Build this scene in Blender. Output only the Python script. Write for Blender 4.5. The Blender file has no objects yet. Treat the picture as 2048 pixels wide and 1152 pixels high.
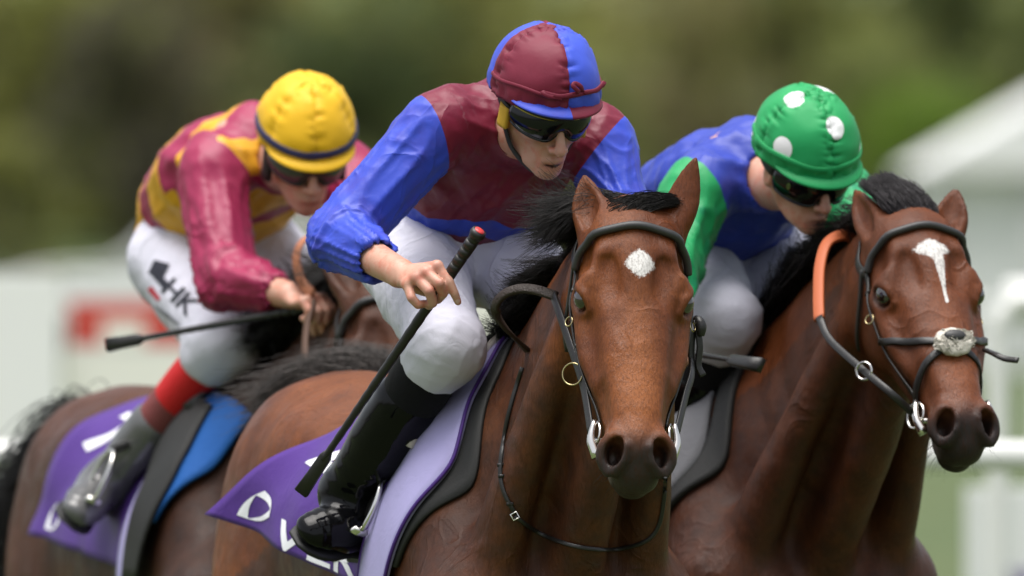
import bpy, bmesh, math, random
from concurrent.futures import ThreadPoolExecutor
import numpy as np
from mathutils import Vector, Matrix
from mathutils.bvhtree import BVHTree

# ------------------------------------------------------------------ camera, sky, sun, exposure
scene = bpy.context.scene
COL = scene.collection
FPX = 30000.0                                  # focal length in pixels of a 2048 px wide frame
CAM = np.array((0.0, -30.0, 1.95))
TGT = np.array((0.0, 0.0, 1.724))
cam_d = bpy.data.cameras.new('camera')
cam_d.sensor_width = 36.0
cam_d.lens = FPX / 2048.0 * 36.0
cam_d.clip_start = 1.0
cam_d.clip_end = 2000.0
cam_d.dof.use_dof = True
cam_d.dof.focus_distance = 30.1
cam_d.dof.aperture_fstop = 4.2
cam_o = bpy.data.objects.new('camera', cam_d)
COL.objects.link(cam_o)
FW = (TGT - CAM) / np.linalg.norm(TGT - CAM)
RT = np.array((1.0, 0.0, 0.0))
UP = np.cross(RT, FW)
cam_o.matrix_world = Matrix(((RT[0], UP[0], -FW[0], CAM[0]), (RT[1], UP[1], -FW[1], CAM[1]), (RT[2], UP[2], -FW[2], CAM[2]), (0, 0, 0, 1)))
scene.camera = cam_o

SUN_EL, SUN_AZ = math.radians(80), math.radians(-40)      # azimuth measured from the camera side, negative = image left
world = bpy.data.worlds.new('World')
scene.world = world
world.use_nodes = True
wn = world.node_tree
wn.nodes.clear()
w_out = wn.nodes.new('ShaderNodeOutputWorld')
w_bg = wn.nodes.new('ShaderNodeBackground')
w_sky = wn.nodes.new('ShaderNodeTexSky')
w_sky.sky_type = 'NISHITA'
w_sky.sun_disc = False
w_sky.sun_elevation = SUN_EL
w_sky.sun_rotation = math.pi - SUN_AZ
w_sky.air_density = 1.0
w_sky.dust_density = 4.0
w_sky.ozone_density = 1.0
w_hsv = wn.nodes.new('ShaderNodeHueSaturation')          # cloud cover: the blue is mostly hidden
w_hsv.inputs['Saturation'].default_value = 0.35
w_bg.inputs['Strength'].default_value = 0.082
wn.links.new(w_sky.outputs[0], w_hsv.inputs['Color'])
wn.links.new(w_hsv.outputs[0], w_bg.inputs['Color'])
wn.links.new(w_bg.outputs[0], w_out.inputs['Surface'])
sun_d = bpy.data.lights.new('sun', 'SUN')
sun_d.energy = 1.5
sun_d.angle = math.radians(50)
sun_d.color = (1.0, 0.97, 0.93)
sun_o = bpy.data.objects.new('sun', sun_d)
COL.objects.link(sun_o)
sdir = Vector((math.sin(SUN_AZ) * math.cos(SUN_EL), -math.cos(SUN_AZ) * math.cos(SUN_EL), math.sin(SUN_EL)))
sun_o.rotation_euler = sdir.to_track_quat('Z', 'Y').to_euler()
scene.view_settings.view_transform = 'Standard'
scene.view_settings.look = 'None'
scene.view_settings.gamma = 1.0
scene.view_settings.use_curve_mapping = False
scene.view_settings.exposure = 1.36
scene.render.engine = 'CYCLES'
scene.cycles.use_denoising = True
scene.cycles.max_bounces = 6


QF = 1.0


def PX(px, py, y=0.0):
    """the point of the place that lies on the photograph's pixel (2048 wide) at depth y"""
    d = FW + RT * ((px - 1024.0) / FPX) + UP * ((576.0 - py) / FPX)
    t = (y - CAM[1]) / d[1]
    return CAM + d * t


# ------------------------------------------------------------------ object helpers
def link(name, data, parent=None):
    o = bpy.data.objects.new(name, data)
    COL.objects.link(o)
    if parent is not None:
        o.parent = parent
        o.matrix_parent_inverse = parent.matrix_world.inverted()
    return o


def thing(name, label, cat, loc=(0, 0, 0), group=None):
    o = bpy.data.objects.new(name, None)
    COL.objects.link(o)
    o.empty_display_size = 0.1
    o.matrix_world = Matrix.Translation(Vector(loc))
    return tag(o, label, cat, group)


def tag(o, label=None, cat=None, group=None, kind=None):
    if label: o['label'] = label
    if cat: o['category'] = cat
    if group: o['group'] = group
    if kind: o['kind'] = kind
    return o


def mesh_np(name, V, F, mat=None, parent=None, smooth=True, attrs=None):
    """V (n,3); F (m,k) array or list of arrays of equal-size polygons; world coordinates"""
    me = bpy.data.meshes.new(name)
    V = np.asarray(V, np.float32)
    Fs = F if isinstance(F, list) else [F]
    Fs = [np.asarray(f, np.int32) for f in Fs if len(f)]
    me.vertices.add(len(V))
    me.vertices.foreach_set('co', V.ravel())
    nl = sum(f.size for f in Fs)
    npoly = sum(len(f) for f in Fs)
    me.loops.add(nl)
    me.loops.foreach_set('vertex_index', np.concatenate([f.ravel() for f in Fs]))
    me.polygons.add(npoly)
    sizes = np.concatenate([np.full(len(f), f.shape[1], np.int32) for f in Fs])
    starts = np.concatenate([[0], np.cumsum(sizes)[:-1]]).astype(np.int32)
    me.polygons.foreach_set('loop_start', starts)
    me.polygons.foreach_set('loop_total', sizes)
    me.polygons.foreach_set('use_smooth', np.full(npoly, smooth))
    me.update(calc_edges=True)
    if attrs:
        for k, a in attrs.items():
            a = np.asarray(a, np.float32)
            if a.ndim == 1:
                at = me.attributes.new(k, 'FLOAT', 'POINT')
                at.data.foreach_set('value', a)
            else:
                at = me.attributes.new(k, 'FLOAT_VECTOR', 'POINT')
                at.data.foreach_set('vector', a.ravel())
    if mat is not None:
        me.materials.append(mat)
    return link(name, me, parent)


class MB:
    """collects simple shapes into one mesh"""
    def __init__(self):
        self.V, self.Q, self.T, self.n = [], [], [], 0

    def add(self, V, Q=None, T=None):
        V = np.asarray(V, float)
        self.V.append(V)
        if Q is not None and len(Q): self.Q.append(np.asarray(Q) + self.n)
        if T is not None and len(T): self.T.append(np.asarray(T) + self.n)
        self.n += len(V)
        return self

    def box(self, c, s, R=None, bev=0.0):
        c, s = np.asarray(c, float), np.asarray(s, float) / 2
        if bev <= 0:
            V = np.array([(x, y, z) for x in (-1, 1) for y in (-1, 1) for z in (-1, 1)]) * s
            Q = [(0, 1, 3, 2), (4, 6, 7, 5), (0, 4, 5, 1), (2, 3, 7, 6), (0, 2, 6, 4), (1, 5, 7, 3)]
            if R is not None: V = V @ np.asarray(R).T
            return self.add(V + c, Q)
        bm = bmesh.new()
        bmesh.ops.create_cube(bm, size=2)
        for v in bm.verts: v.co = Vector(np.array(v.co) * s)
        bmesh.ops.bevel(bm, geom=bm.edges[:], offset=bev, segments=2, affect='EDGES', profile=0.7)
        bmesh.ops.triangulate(bm, faces=bm.faces[:])
        V = np.array([v.co[:] for v in bm.verts])
        T = [[v.index for v in f.verts] for f in bm.faces]
        bm.free()
        if R is not None: V = V @ np.asarray(R).T
        return self.add(V + c, None, T)

    def tube(self, pts, r, seg=8, caps=True, flat=None, closed=False, twist_ref=None):
        """tube along pts; r scalar or per-point; flat=(a,b): rectangular-ish strap of half width a, half thickness b with ref normals"""
        V, Q, T = tube_arrays(pts, r, seg, caps, flat, closed, twist_ref)
        return self.add(V, Q, T)

    def ellipsoid(self, c, r, R=None, nu=16, nv=10):
        th = np.linspace(0, math.pi, nv + 1)[1:-1]
        ph = np.arange(nu) * 2 * math.pi / nu
        V = [(0, 0, 1)] + [(math.sin(t) * math.cos(p), math.sin(t) * math.sin(p), math.cos(t)) for t in th for p in ph] + [(0, 0, -1)]
        V = np.array(V) * np.asarray(r, float)
        if R is not None: V = V @ np.asarray(R).T
        Q, T = [], []
        for j in range(nu):
            T.append((0, 1 + j, 1 + (j + 1) % nu))
            b = 1 + (nv - 2) * nu
            T.append((b + (j + 1) % nu, b + j, 1 + (nv - 1) * nu))
        for i in range(nv - 2):
            for j in range(nu):
                a, b = 1 + i * nu, 1 + (i + 1) * nu
                Q.append((a + j, b + j, b + (j + 1) % nu, a + (j + 1) % nu))
        return self.add(V + np.asarray(c), Q, T)

    def grid(self, V, nu, nv, wrap=False):
        """V listed row by row: nu rows of nv"""
        Q = []
        for i in range(nu - 1):
            for j in range(nv if wrap else nv - 1):
                k = (j + 1) % nv
                Q.append((i * nv + j, i * nv + k, (i + 1) * nv + k, (i + 1) * nv + j))
        return self.add(V, Q)

    def build(self, name, mat=None, parent=None, smooth=True, attrs=None):
        F = []
        if self.Q: F.append(np.concatenate(self.Q))
        if self.T: F.append(np.concatenate(self.T))
        return mesh_np(name, np.concatenate(self.V), F, mat, parent, smooth, attrs)


def unit(v):
    v = np.asarray(v, float)
    return v / max(np.linalg.norm(v), 1e-12)


def spline(pts, n, closed=False):
    """Catmull-Rom through pts (any dimension), n samples"""
    p = np.asarray(pts, float)
    if p.ndim == 1: p = p[:, None]
    m = len(p)
    if closed:
        q = np.concatenate([p[-1:], p, p[:2]])
        ts = np.linspace(0, m, n, endpoint=False)
    else:
        q = np.concatenate([2 * p[:1] - p[1:2], p, 2 * p[-1:] - p[-2:-1]])
        ts = np.linspace(0, m - 1, n)
    i = np.minimum(ts.astype(int), (m if closed else m - 1) - 1)
    f = (ts - i)[:, None]
    a, b, c, d = q[i], q[i + 1], q[i + 2], q[i + 3]
    return 0.5 * (2 * b + (c - a) * f + (2 * a - 5 * b + 4 * c - d) * f * f + (3 * b - a - 3 * c + d) * f ** 3)


def tube_arrays(pts, r, seg=8, caps=True, flat=None, closed=False, ref=None):
    pts = np.asarray(pts, float)
    n = len(pts)
    if closed:
        tan = np.roll(pts, -1, 0) - np.roll(pts, 1, 0)
    else:
        tan = np.gradient(pts, axis=0)
    tan /= np.maximum(np.linalg.norm(tan, axis=1, keepdims=True), 1e-9)
    r = np.broadcast_to(np.asarray(r, float), (n,))
    if ref is not None:
        ref = np.broadcast_to(np.asarray(ref, float), (n, 3))
        N = ref - (ref * tan).sum(1, keepdims=True) * tan
        N /= np.maximum(np.linalg.norm(N, axis=1, keepdims=True), 1e-9)
    else:
        N = np.zeros((n, 3))
        a = np.array((0, 0, 1.0)) if abs(tan[0][2]) < 0.9 else np.array((1.0, 0, 0))
        N[0] = unit(np.cross(tan[0], a))
        for i in range(1, n):
            v = N[i - 1] - tan[i] * N[i - 1].dot(tan[i])
            N[i] = unit(v)
    B = np.cross(tan, N)
    if flat is not None:                           # strap: N is the outward normal, B across
        hw, ht = flat
        prof = np.array([(-hw, -ht), (-hw * .96, ht * .6), (-hw * .8, ht), (hw * .8, ht), (hw * .96, ht * .6), (hw, -ht)])
        seg = len(prof)
        V = pts[:, None] + (prof[None, :, 0, None] * B[:, None] + prof[None, :, 1, None] * N[:, None]) * (r[:, None, None] if flat else 1)
    else:
        an = np.arange(seg) * 2 * math.pi / seg
        V = pts[:, None] + r[:, None, None] * (np.cos(an)[None, :, None] * N[:, None] + np.sin(an)[None, :, None] * B[:, None])
    V = V.reshape(-1, 3)
    i = np.arange(n if closed else n - 1)[:, None]
    j = np.arange(seg)[None]
    i2, j2 = (i + 1) % n, (j + 1) % seg
    Q = np.stack([i * seg + j, i * seg + j2, i2 * seg + j2, i2 * seg + j], -1).reshape(-1, 4)
    T = []
    if caps and not closed:
        c0, c1 = len(V), len(V) + 1
        V = np.concatenate([V, pts[:1], pts[-1:]])
        for j in range(seg):
            T.append((c0, (j + 1) % seg, j))
            T.append((c1, (n - 1) * seg + j, (n - 1) * seg + (j + 1) % seg))
    return V, Q, np.array(T, int).reshape(-1, 3)


# ------------------------------------------------------------------ noise
def _hash3(i, j, k, s):
    h = (i * 374761393 + j * 668265263 + k * 2147483647 + s * 974634777) & 0x7fffffff
    h = ((h ^ (h >> 13)) * 1274126177) & 0x7fffffff
    return ((h ^ (h >> 16)) & 0xffff) / 32767.5 - 1.0


def vnoise(P, seed=0):
    """value noise, about -1..1"""
    P = np.asarray(P, float)
    I = np.floor(P).astype(np.int64)
    f = P - I
    f = f * f * f * (f * (f * 6 - 15) + 10)
    out = 0
    for a in (0, 1):
        for b in (0, 1):
            for c in (0, 1):
                w = (f[:, 0] if a else 1 - f[:, 0]) * (f[:, 1] if b else 1 - f[:, 1]) * (f[:, 2] if c else 1 - f[:, 2])
                out = out + w * _hash3(I[:, 0] + a, I[:, 1] + b, I[:, 2] + c, seed)
    return out


def fbm(P, seed=0, o=3):
    s, a, t = 0, 1.0, 0
    for i in range(o):
        s = s + a * vnoise(np.asarray(P) * 2 ** i, seed + i * 7)
        t += a
        a *= 0.5
    return s / t


def sstep(a, b, x):
    t = np.clip((x - a) / (b - a), 0, 1)
    return t * t * (3 - 2 * t)


# ------------------------------------------------------------------ implicit shapes for bodies and clothes
class Prim:
    def __init__(self, f, lo, hi):
        self.f, self.lo, self.hi = f, np.asarray(lo, float), np.asarray(hi, float)


def rot_axis(axis, ang):
    return np.array(Matrix.Rotation(math.radians(ang), 3, Vector(axis)))


def ell(c, r, R=None):
    c, r = np.asarray(c, float), np.asarray(r, float)
    if R is None: R = np.eye(3)
    ext = np.sqrt(((R * r) ** 2).sum(1))

    A = (R / r).astype(np.float32)
    B2 = (R / r / r).astype(np.float32)
    c32 = c.astype(np.float32)

    def f(p):
        q = p - c32
        a, b = q @ A, q @ B2
        k0 = np.sqrt(np.einsum('ij,ij->i', a, a))
        k1 = np.sqrt(np.einsum('ij,ij->i', b, b))
        return k0 * (k0 - 1) / np.maximum(k1, 1e-6)
    return Prim(f, c - ext, c + ext)


def chain(pts, r, lat=None, axis=(0, 1, 0), n=None, smooth=True):
    """swept shape: r = half size across, lat = half size along axis (None: round)"""
    pts = np.asarray(pts, float)
    m = len(pts)
    r = np.broadcast_to(np.asarray(r, float), (m,))
    la = r if lat is None else np.broadcast_to(np.asarray(lat, float), (m,))
    S = np.concatenate([pts, r[:, None], la[:, None]], 1)
    if smooth and m > 2:
        S = spline(S, n or (m - 1) * 2 + 1)
    axis = unit(axis)
    rm = max(S[:, 3].max(), S[:, 4].max())

    S32 = S.astype(np.float32)
    ax32 = axis.astype(np.float32)

    def f(p):
        out = None
        for i in range(len(S32) - 1):
            a, b = S32[i, :3], S32[i + 1, :3]
            ab = b - a
            q = p - a
            h = np.clip(q @ (ab / max(float(ab @ ab), 1e-12)), 0, 1)
            rr = S32[i, 3] + h * (S32[i + 1, 3] - S32[i, 3])
            q -= h[:, None] * ab
            d2 = np.einsum('ij,ij->i', q, q)
            if lat is None:
                e = np.sqrt(d2) - rr
            else:
                ll = S32[i, 4] + h * (S32[i + 1, 4] - S32[i, 4])
                dl = q @ ax32
                dl *= dl
                dv2 = np.maximum(d2 - dl, 0)
                r2, l2 = rr * rr, ll * ll
                x, y = dv2 / r2, dl / l2
                k0 = np.sqrt(x + y)
                k1 = np.sqrt(x / r2 + y / l2)
                e = np.where(k0 < 1e-4, -np.minimum(rr, ll), k0 * (k0 - 1) / np.maximum(k1, 1e-6))
            out = e if out is None else np.minimum(out, e)
        return out
    return Prim(f, S[:, :3].min(0) - rm, S[:, :3].max(0) + rm)


class Field:
    def __init__(self):
        self.ops = []
        self.fr = None
        self._b = None

    def frame(self, R=None, t=None):
        """prims added from now on are given in the frame with axes = columns of R, origin t"""
        self.fr = None if R is None else (np.asarray(R, float), np.asarray(t, float))
        return self

    def add(self, prim, k=0.02, mode='u'):
        lo, hi, f = prim.lo, prim.hi, prim.f
        if self.fr is not None:
            R, t = self.fr
            cor = np.array([(x, y, z) for x in (lo[0], hi[0]) for y in (lo[1], hi[1]) for z in (lo[2], hi[2])]) @ R.T + t
            lo, hi = cor.min(0), cor.max(0)
            R32, t32 = R.astype(np.float32), t.astype(np.float32)
            f = (lambda p, f=f, R=R32, t=t32: f((p - t) @ R))
        self.ops.append((f, lo - k - 0.018, hi + k + 0.018, k, mode))
        self._b = None
        return self

    def pair(self, mk, k=0.02, mode='u', ax=1):
        """mk(s) makes the prim for side s"""
        for s in (1, -1):
            self.add(mk(s), k, mode)
        return self

    @staticmethod
    def comb(a, b, k, mode):
        if mode == 'u':
            h = np.maximum(k - np.abs(a - b), 0) / max(k, 1e-9)
            return np.minimum(a, b) - h * h * k * 0.25
        b = -b
        h = np.maximum(k - np.abs(a - b), 0) / max(k, 1e-9)
        return np.maximum(a, b) + h * h * k * 0.25

    def ev_all(self, P):
        P = P.astype(np.float32)
        D = np.full(len(P), 0.5, np.float32)
        for f, lo, hi, k, mode in self.ops:
            D = self.comb(D, f(P), k, mode)
        return D

    def ev(self, P):
        n = len(P)
        P = np.asarray(P, np.float32)
        if self._b is None:
            self._b = (np.array([o[1] for o in self.ops]), np.array([o[2] for o in self.ops]))
        if n < 3000:
            return self._ev(P)
        c = np.floor(P / 0.16).astype(np.int64) + 512
        key = (c[:, 0] << 40) | (c[:, 1] << 20) | c[:, 2]
        order = np.argsort(key, kind='stable')
        cuts = np.nonzero(np.diff(key[order]))[0] + 1
        D = np.empty(n, np.float32)
        def run(g):
            D[g] = self._ev(P[g])
        with ThreadPoolExecutor(4) as ex:
            list(ex.map(run, np.split(order, cuts)))
        return D

    def _ev(self, P):
        D = np.full(len(P), 0.5, np.float32)
        pl, ph = P.min(0), P.max(0)
        for j in np.nonzero(((pl <= self._b[1]) & (ph >= self._b[0])).all(1))[0]:
            f, lo, hi, k, mode = self.ops[j]
            if (pl >= lo).all() and (ph <= hi).all():
                D = self.comb(D, f(P), k, mode)
                continue
            m = np.nonzero(((P > lo) & (P < hi)).all(1))[0]
            if len(m):
                D[m] = self.comb(D[m], f(P[m]), k, mode)
        return D

    def dgrad(self, P, e=0.002):
        """value and gradient from four taps"""
        K = np.array(((1, -1, -1), (-1, -1, 1), (-1, 1, -1), (1, 1, 1)), float)
        v = [self.ev(P + k * e) for k in K]
        g = sum(k[None] * x[:, None] for k, x in zip(K, v)) / (4 * e)
        return sum(v) / 4, g

    def grad(self, P):
        return self.dgrad(P)[1]

    def mesh(self, xs, ys, zs, project=1, B=4):
        ax = (xs, ys, zs)
        D = np.full((len(xs), len(ys), len(zs)), 0.5, np.float32)
        nb = [-(-len(g) // B) for g in ax]
        ctr = [np.array([(g[i * B] + g[min(i * B + B, len(g) - 1)]) / 2 for i in range(n)]) for g, n in zip(ax, nb)]
        hw = [np.array([(g[min(i * B + B, len(g) - 1)] - g[i * B]) / 2 for i in range(n)]) for g, n in zip(ax, nb)]
        C = np.stack(np.meshgrid(*ctr, indexing='ij'), -1).reshape(-1, 3)
        H = np.stack(np.meshgrid(*hw, indexing='ij'), -1).reshape(-1, 3)
        R = np.sqrt((H * H).sum(1))
        lo = np.min([o[1] for o in self.ops], 0); hi = np.max([o[2] for o in self.ops], 0)
        d = np.full(len(C), 0.5)
        m = ((C + H > lo) & (C - H < hi)).all(1)
        d[m] = self.ev_all(C[m])
        act = np.abs(d) < R * 1.25 + .006
        big = np.repeat(np.repeat(np.repeat(d.reshape(nb), B, 0), B, 1), B, 2)[:len(xs), :len(ys), :len(zs)]
        D[:] = big
        am = np.repeat(np.repeat(np.repeat(act.reshape(nb), B, 0), B, 1), B, 2)[:len(xs), :len(ys), :len(zs)]
        I, J, K = np.nonzero(am)
        D[I, J, K] = self.ev(np.stack([xs[I], ys[J], zs[K]], 1))
        V, Q = surface_nets(D, xs, ys, zs)
        for _ in range(project):
            d, g = self.dgrad(V)
            gg = np.maximum((g * g).sum(1), 0.2)
            V = V - g * np.clip(d / gg, -0.008, 0.008)[:, None]
        return V, Q


def axis_grid(lo, hi, h, fine=()):
    """coordinates from lo to hi at step h, with finer steps inside the (a, b, step) spans"""
    x, out = lo, [lo]
    while x < hi:
        s = h
        for a, b, st in fine:
            if a <= x <= b: s = min(s, st)
            elif x < a and x + s > a: s = max(a - x, st)
        x += s
        out.append(x)
    return np.array(out)


def surface_nets(D, xs, ys, zs):
    ins = D < 0
    c = ins[:-1, :-1, :-1].astype(np.int8)
    for a, b, e in ((1, 0, 0), (0, 1, 0), (0, 0, 1), (1, 1, 0), (1, 0, 1), (0, 1, 1), (1, 1, 1)):
        c = c + ins[a:a + c.shape[0], b:b + c.shape[1], e:e + c.shape[2]]
    I, J, K = np.nonzero((c > 0) & (c < 8))
    idx = np.full(c.shape, -1, np.int32)
    idx[I, J, K] = np.arange(len(I))
    co = [(a, b, e) for a in (0, 1) for b in (0, 1) for e in (0, 1)]
    val = np.stack([D[I + a, J + b, K + e] for a, b, e in co], 1).astype(float)
    pos = np.stack([np.stack([xs[I + a], ys[J + b], zs[K + e]], 1) for a, b, e in co], 1)
    acc = np.zeros((len(I), 3)); cnt = np.zeros(len(I))
    for p in range(8):
        for q in range(p + 1, 8):
            if sum(x != y for x, y in zip(co[p], co[q])) != 1: continue
            vp, vq = val[:, p], val[:, q]
            m = (vp < 0) != (vq < 0)
            t = np.where(m, vp / np.where(m, vp - vq, 1), 0)
            acc += np.where(m[:, None], pos[:, p] + t[:, None] * (pos[:, q] - pos[:, p]), 0)
            cnt += m
    V = acc / cnt[:, None]
    Qs = []
    for ax in range(3):
        A = ins
        s0 = [slice(None)] * 3; s1 = [slice(None)] * 3
        s0[ax] = slice(0, -1); s1[ax] = slice(1, None)
        a0, a1 = A[tuple(s0)], A[tuple(s1)]
        o1, o2 = (ax + 1) % 3, (ax + 2) % 3
        diff = a0 != a1
        cut = [slice(None)] * 3
        cut[o1] = slice(1, -1); cut[o2] = slice(1, -1)
        diff = diff[tuple(cut)]
        i = np.stack(np.nonzero(diff), 1)
        i[:, o1] += 1; i[:, o2] += 1
        sgn = a0[i[:, 0], i[:, 1], i[:, 2]]
        def cell(d1, d2):
            q = i.copy(); q[:, o1] += d1; q[:, o2] += d2
            return idx[q[:, 0], q[:, 1], q[:, 2]]
        q = np.stack([cell(-1, -1), cell(0, -1), cell(0, 0), cell(-1, 0)], 1)
        q[~sgn] = q[~sgn][:, ::-1]
        Qs.append(q)
    return V, np.concatenate(Qs)


def vnormals(V, Q):
    n = np.cross(V[Q[:, 2]] - V[Q[:, 0]], V[Q[:, 3]] - V[Q[:, 1]])
    N = np.zeros_like(V)
    for i in range(4):
        np.add.at(N, Q[:, i], n)
    return N / np.maximum(np.linalg.norm(N, axis=1, keepdims=True), 1e-12)


# ------------------------------------------------------------------ materials
class Mat:
    """small wrapper round a node tree with a Principled shader"""
    def __init__(self, name, base=(0.5, 0.5, 0.5), rough=0.5, **kw):
        self.m = bpy.data.materials.new(name)
        self.m.use_nodes = True
        self.t = self.m.node_tree
        self.t.nodes.clear()
        self.out = self.n('ShaderNodeOutputMaterial')
        self.b = self.n('ShaderNodeBsdfPrincipled')
        self.l(self.b.outputs[0], self.out.inputs['Surface'])
        self.set('Base Color', (*base, 1) if len(base) == 3 else base)
        self.set('Roughness', rough)
        for k, v in kw.items():
            self.set(k.replace('_', ' '), v)

    def n(self, typ, **kw):
        nd = self.t.nodes.new(typ)
        for k, v in kw.items(): setattr(nd, k, v)
        return nd

    def l(self, a, b): self.t.links.new(a, b)

    def set(self, k, v):
        s = self.b.inputs[k]
        if hasattr(v, 'is_linked') or isinstance(v, bpy.types.NodeSocket): self.l(v, s)
        else: s.default_value = v

    def _in(self, s, v):
        if isinstance(v, bpy.types.NodeSocket): self.l(v, s)
        else: s.default_value = v

    def math(self, op, a, b=0.0, c=0.0, clamp=False):
        nd = self.n('ShaderNodeMath', operation=op, use_clamp=clamp)
        for i, v in enumerate((a, b, c)): self._in(nd.inputs[i], v)
        return nd.outputs[0]

    def attr(self, name, vec=False):
        nd = self.n('ShaderNodeAttribute', attribute_name=name)
        return nd.outputs['Vector'] if vec else nd.outputs['Fac']

    def objc(self): return self.n('ShaderNodeTexCoord').outputs['Object']

    def noise(self, scale, detail=3, rough=0.5, vec=None, stretch=None, dist=0.0):
        v = vec if vec is not None else self.n('ShaderNodeNewGeometry').outputs['Position']
        if stretch is not None:
            mp = self.n('ShaderNodeMapping')
            mp.inputs['Scale'].default_value = stretch
            self.l(v, mp.inputs['Vector'])
            v = mp.outputs[0]
        nd = self.n('ShaderNodeTexNoise')
        self.l(v, nd.inputs['Vector'])
        nd.inputs['Scale'].default_value = scale
        nd.inputs['Detail'].default_value = detail
        nd.inputs['Roughness'].default_value = rough
        nd.inputs['Distortion'].default_value = dist
        return nd.outputs['Fac']

    def mix(self, f, a, b, blend='MIX'):
        nd = self.n('ShaderNodeMix', data_type='RGBA', blend_type=blend)
        self._in(nd.inputs[0], f)
        for i, v in ((6, a), (7, b)):
            if isinstance(v, bpy.types.NodeSocket): self.l(v, nd.inputs[i])
            else: nd.inputs[i].default_value = (*v, 1) if len(v) == 3 else v
        return nd.outputs[2]

    def ramp(self, f, lo, hi):
        nd = self.n('ShaderNodeMapRange', interpolation_type='SMOOTHSTEP')
        self._in(nd.inputs[0], f)
        nd.inputs[1].default_value = lo
        nd.inputs[2].default_value = hi
        return nd.outputs[0]

    def bump(self, h, strength=0.3, dist=0.01, prev=None):
        nd = self.n('ShaderNodeBump')
        nd.inputs['Strength'].default_value = strength
        nd.inputs['Distance'].default_value = dist
        self.l(h, nd.inputs['Height'])
        if prev is not None: self.l(prev, nd.inputs['Normal'])
        self.l(nd.outputs[0], self.b.inputs['Normal'])
        return nd.outputs[0]


def srgb(r, g, b):
    """linear colour from 0-255 display values"""
    f = lambda c: (c / 255 / 12.92) if c / 255 <= 0.04045 else ((c / 255 + 0.055) / 1.055) ** 2.4
    return (f(r), f(g), f(b))


# ------------------------------------------------------------------ the setting
def grass_material(name, c1, c2):
    M = Mat(name, c1, .85)
    n1 = M.noise(.35, 4, .6); n2 = M.noise(9, 4, .65)
    c = M.mix(M.ramp(n1, .35, .7), c1, c2)
    c = M.mix(M.math('MULTIPLY', M.ramp(n2, .4, .75), .5), c, tuple(x * .5 for x in c1))
    M.set('Base Color', c)
    M.bump(n2, .6, .05)
    return M.m


gx = np.array([-900, -60, -12, -6, -3, 0, 3, 6, 12, 60, 900.0]); gy = np.array([-120, -32, -10, -4, 0, 4, 10, 30, 80, 200, 330, 700.0])
X_, Y_ = np.meshgrid(gx, gy, indexing='ij')
m = MB(); m.grid(np.stack([X_.ravel(), Y_.ravel(), 0 * X_.ravel()], 1), len(gx), len(gy))
m.Q = [q[:, ::-1] for q in m.Q]
tag(m.build('ground', grass_material('turf', (.060, .092, .024), (.080, .105, .030))), 'mown green turf of the racecourse', None, kind='structure')
hx = np.linspace(-500, 500, 41); hy = np.linspace(290, 640, 15)
X_, Y_ = np.meshgrid(hx, hy, indexing='ij')
Z_ = 34 * sstep(290, 560, Y_) + 5 * np.sin(X_ * .013 + 1) * sstep(300, 420, Y_) - .05
m = MB(); m.grid(np.stack([X_.ravel(), Y_.ravel(), Z_.ravel()], 1), 41, 15); m.Q = [q[:, ::-1] for q in m.Q]
tag(m.build('hill', grass_material('hill_grass', (.06, .10, .025), (.09, .10, .035))), 'wooded green hill rising behind the course', None, kind='structure')

BARK = Mat('bark', (.07, .055, .04), .9); BARK.bump(BARK.noise(6, 4, .6, stretch=(1, 1, .2)), .8, .05); BARK = BARK.m


def leaf_material(name, c):
    M = Mat(name, c, .7)
    n = M.noise(.9, 3, .6)
    M.set('Base Color', M.mix(M.ramp(n, .35, .7), c, tuple(x * 1.7 for x in c)))
    col = M.b.inputs['Base Color'].links[0].from_socket
    tr = M.n('ShaderNodeBsdfTranslucent'); M.l(col, tr.inputs['Color'])
    mx = M.n('ShaderNodeMixShader'); mx.inputs[0].default_value = .4
    M.l(M.b.outputs[0], mx.inputs[1]); M.l(tr.outputs[0], mx.inputs[2]); M.l(mx.outputs[0], M.out.inputs['Surface'])
    return M.m


LEAFS = {k: leaf_material('leaf_' + k, v) for k, v in dict(olive=(.185, .190, .050), dark=(.065, .092, .030), brown=(.19, .165, .075), grey=(.095, .088, .060), bright=(.15, .24, .025), mid=(.13, .155, .042)).items()}


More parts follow.
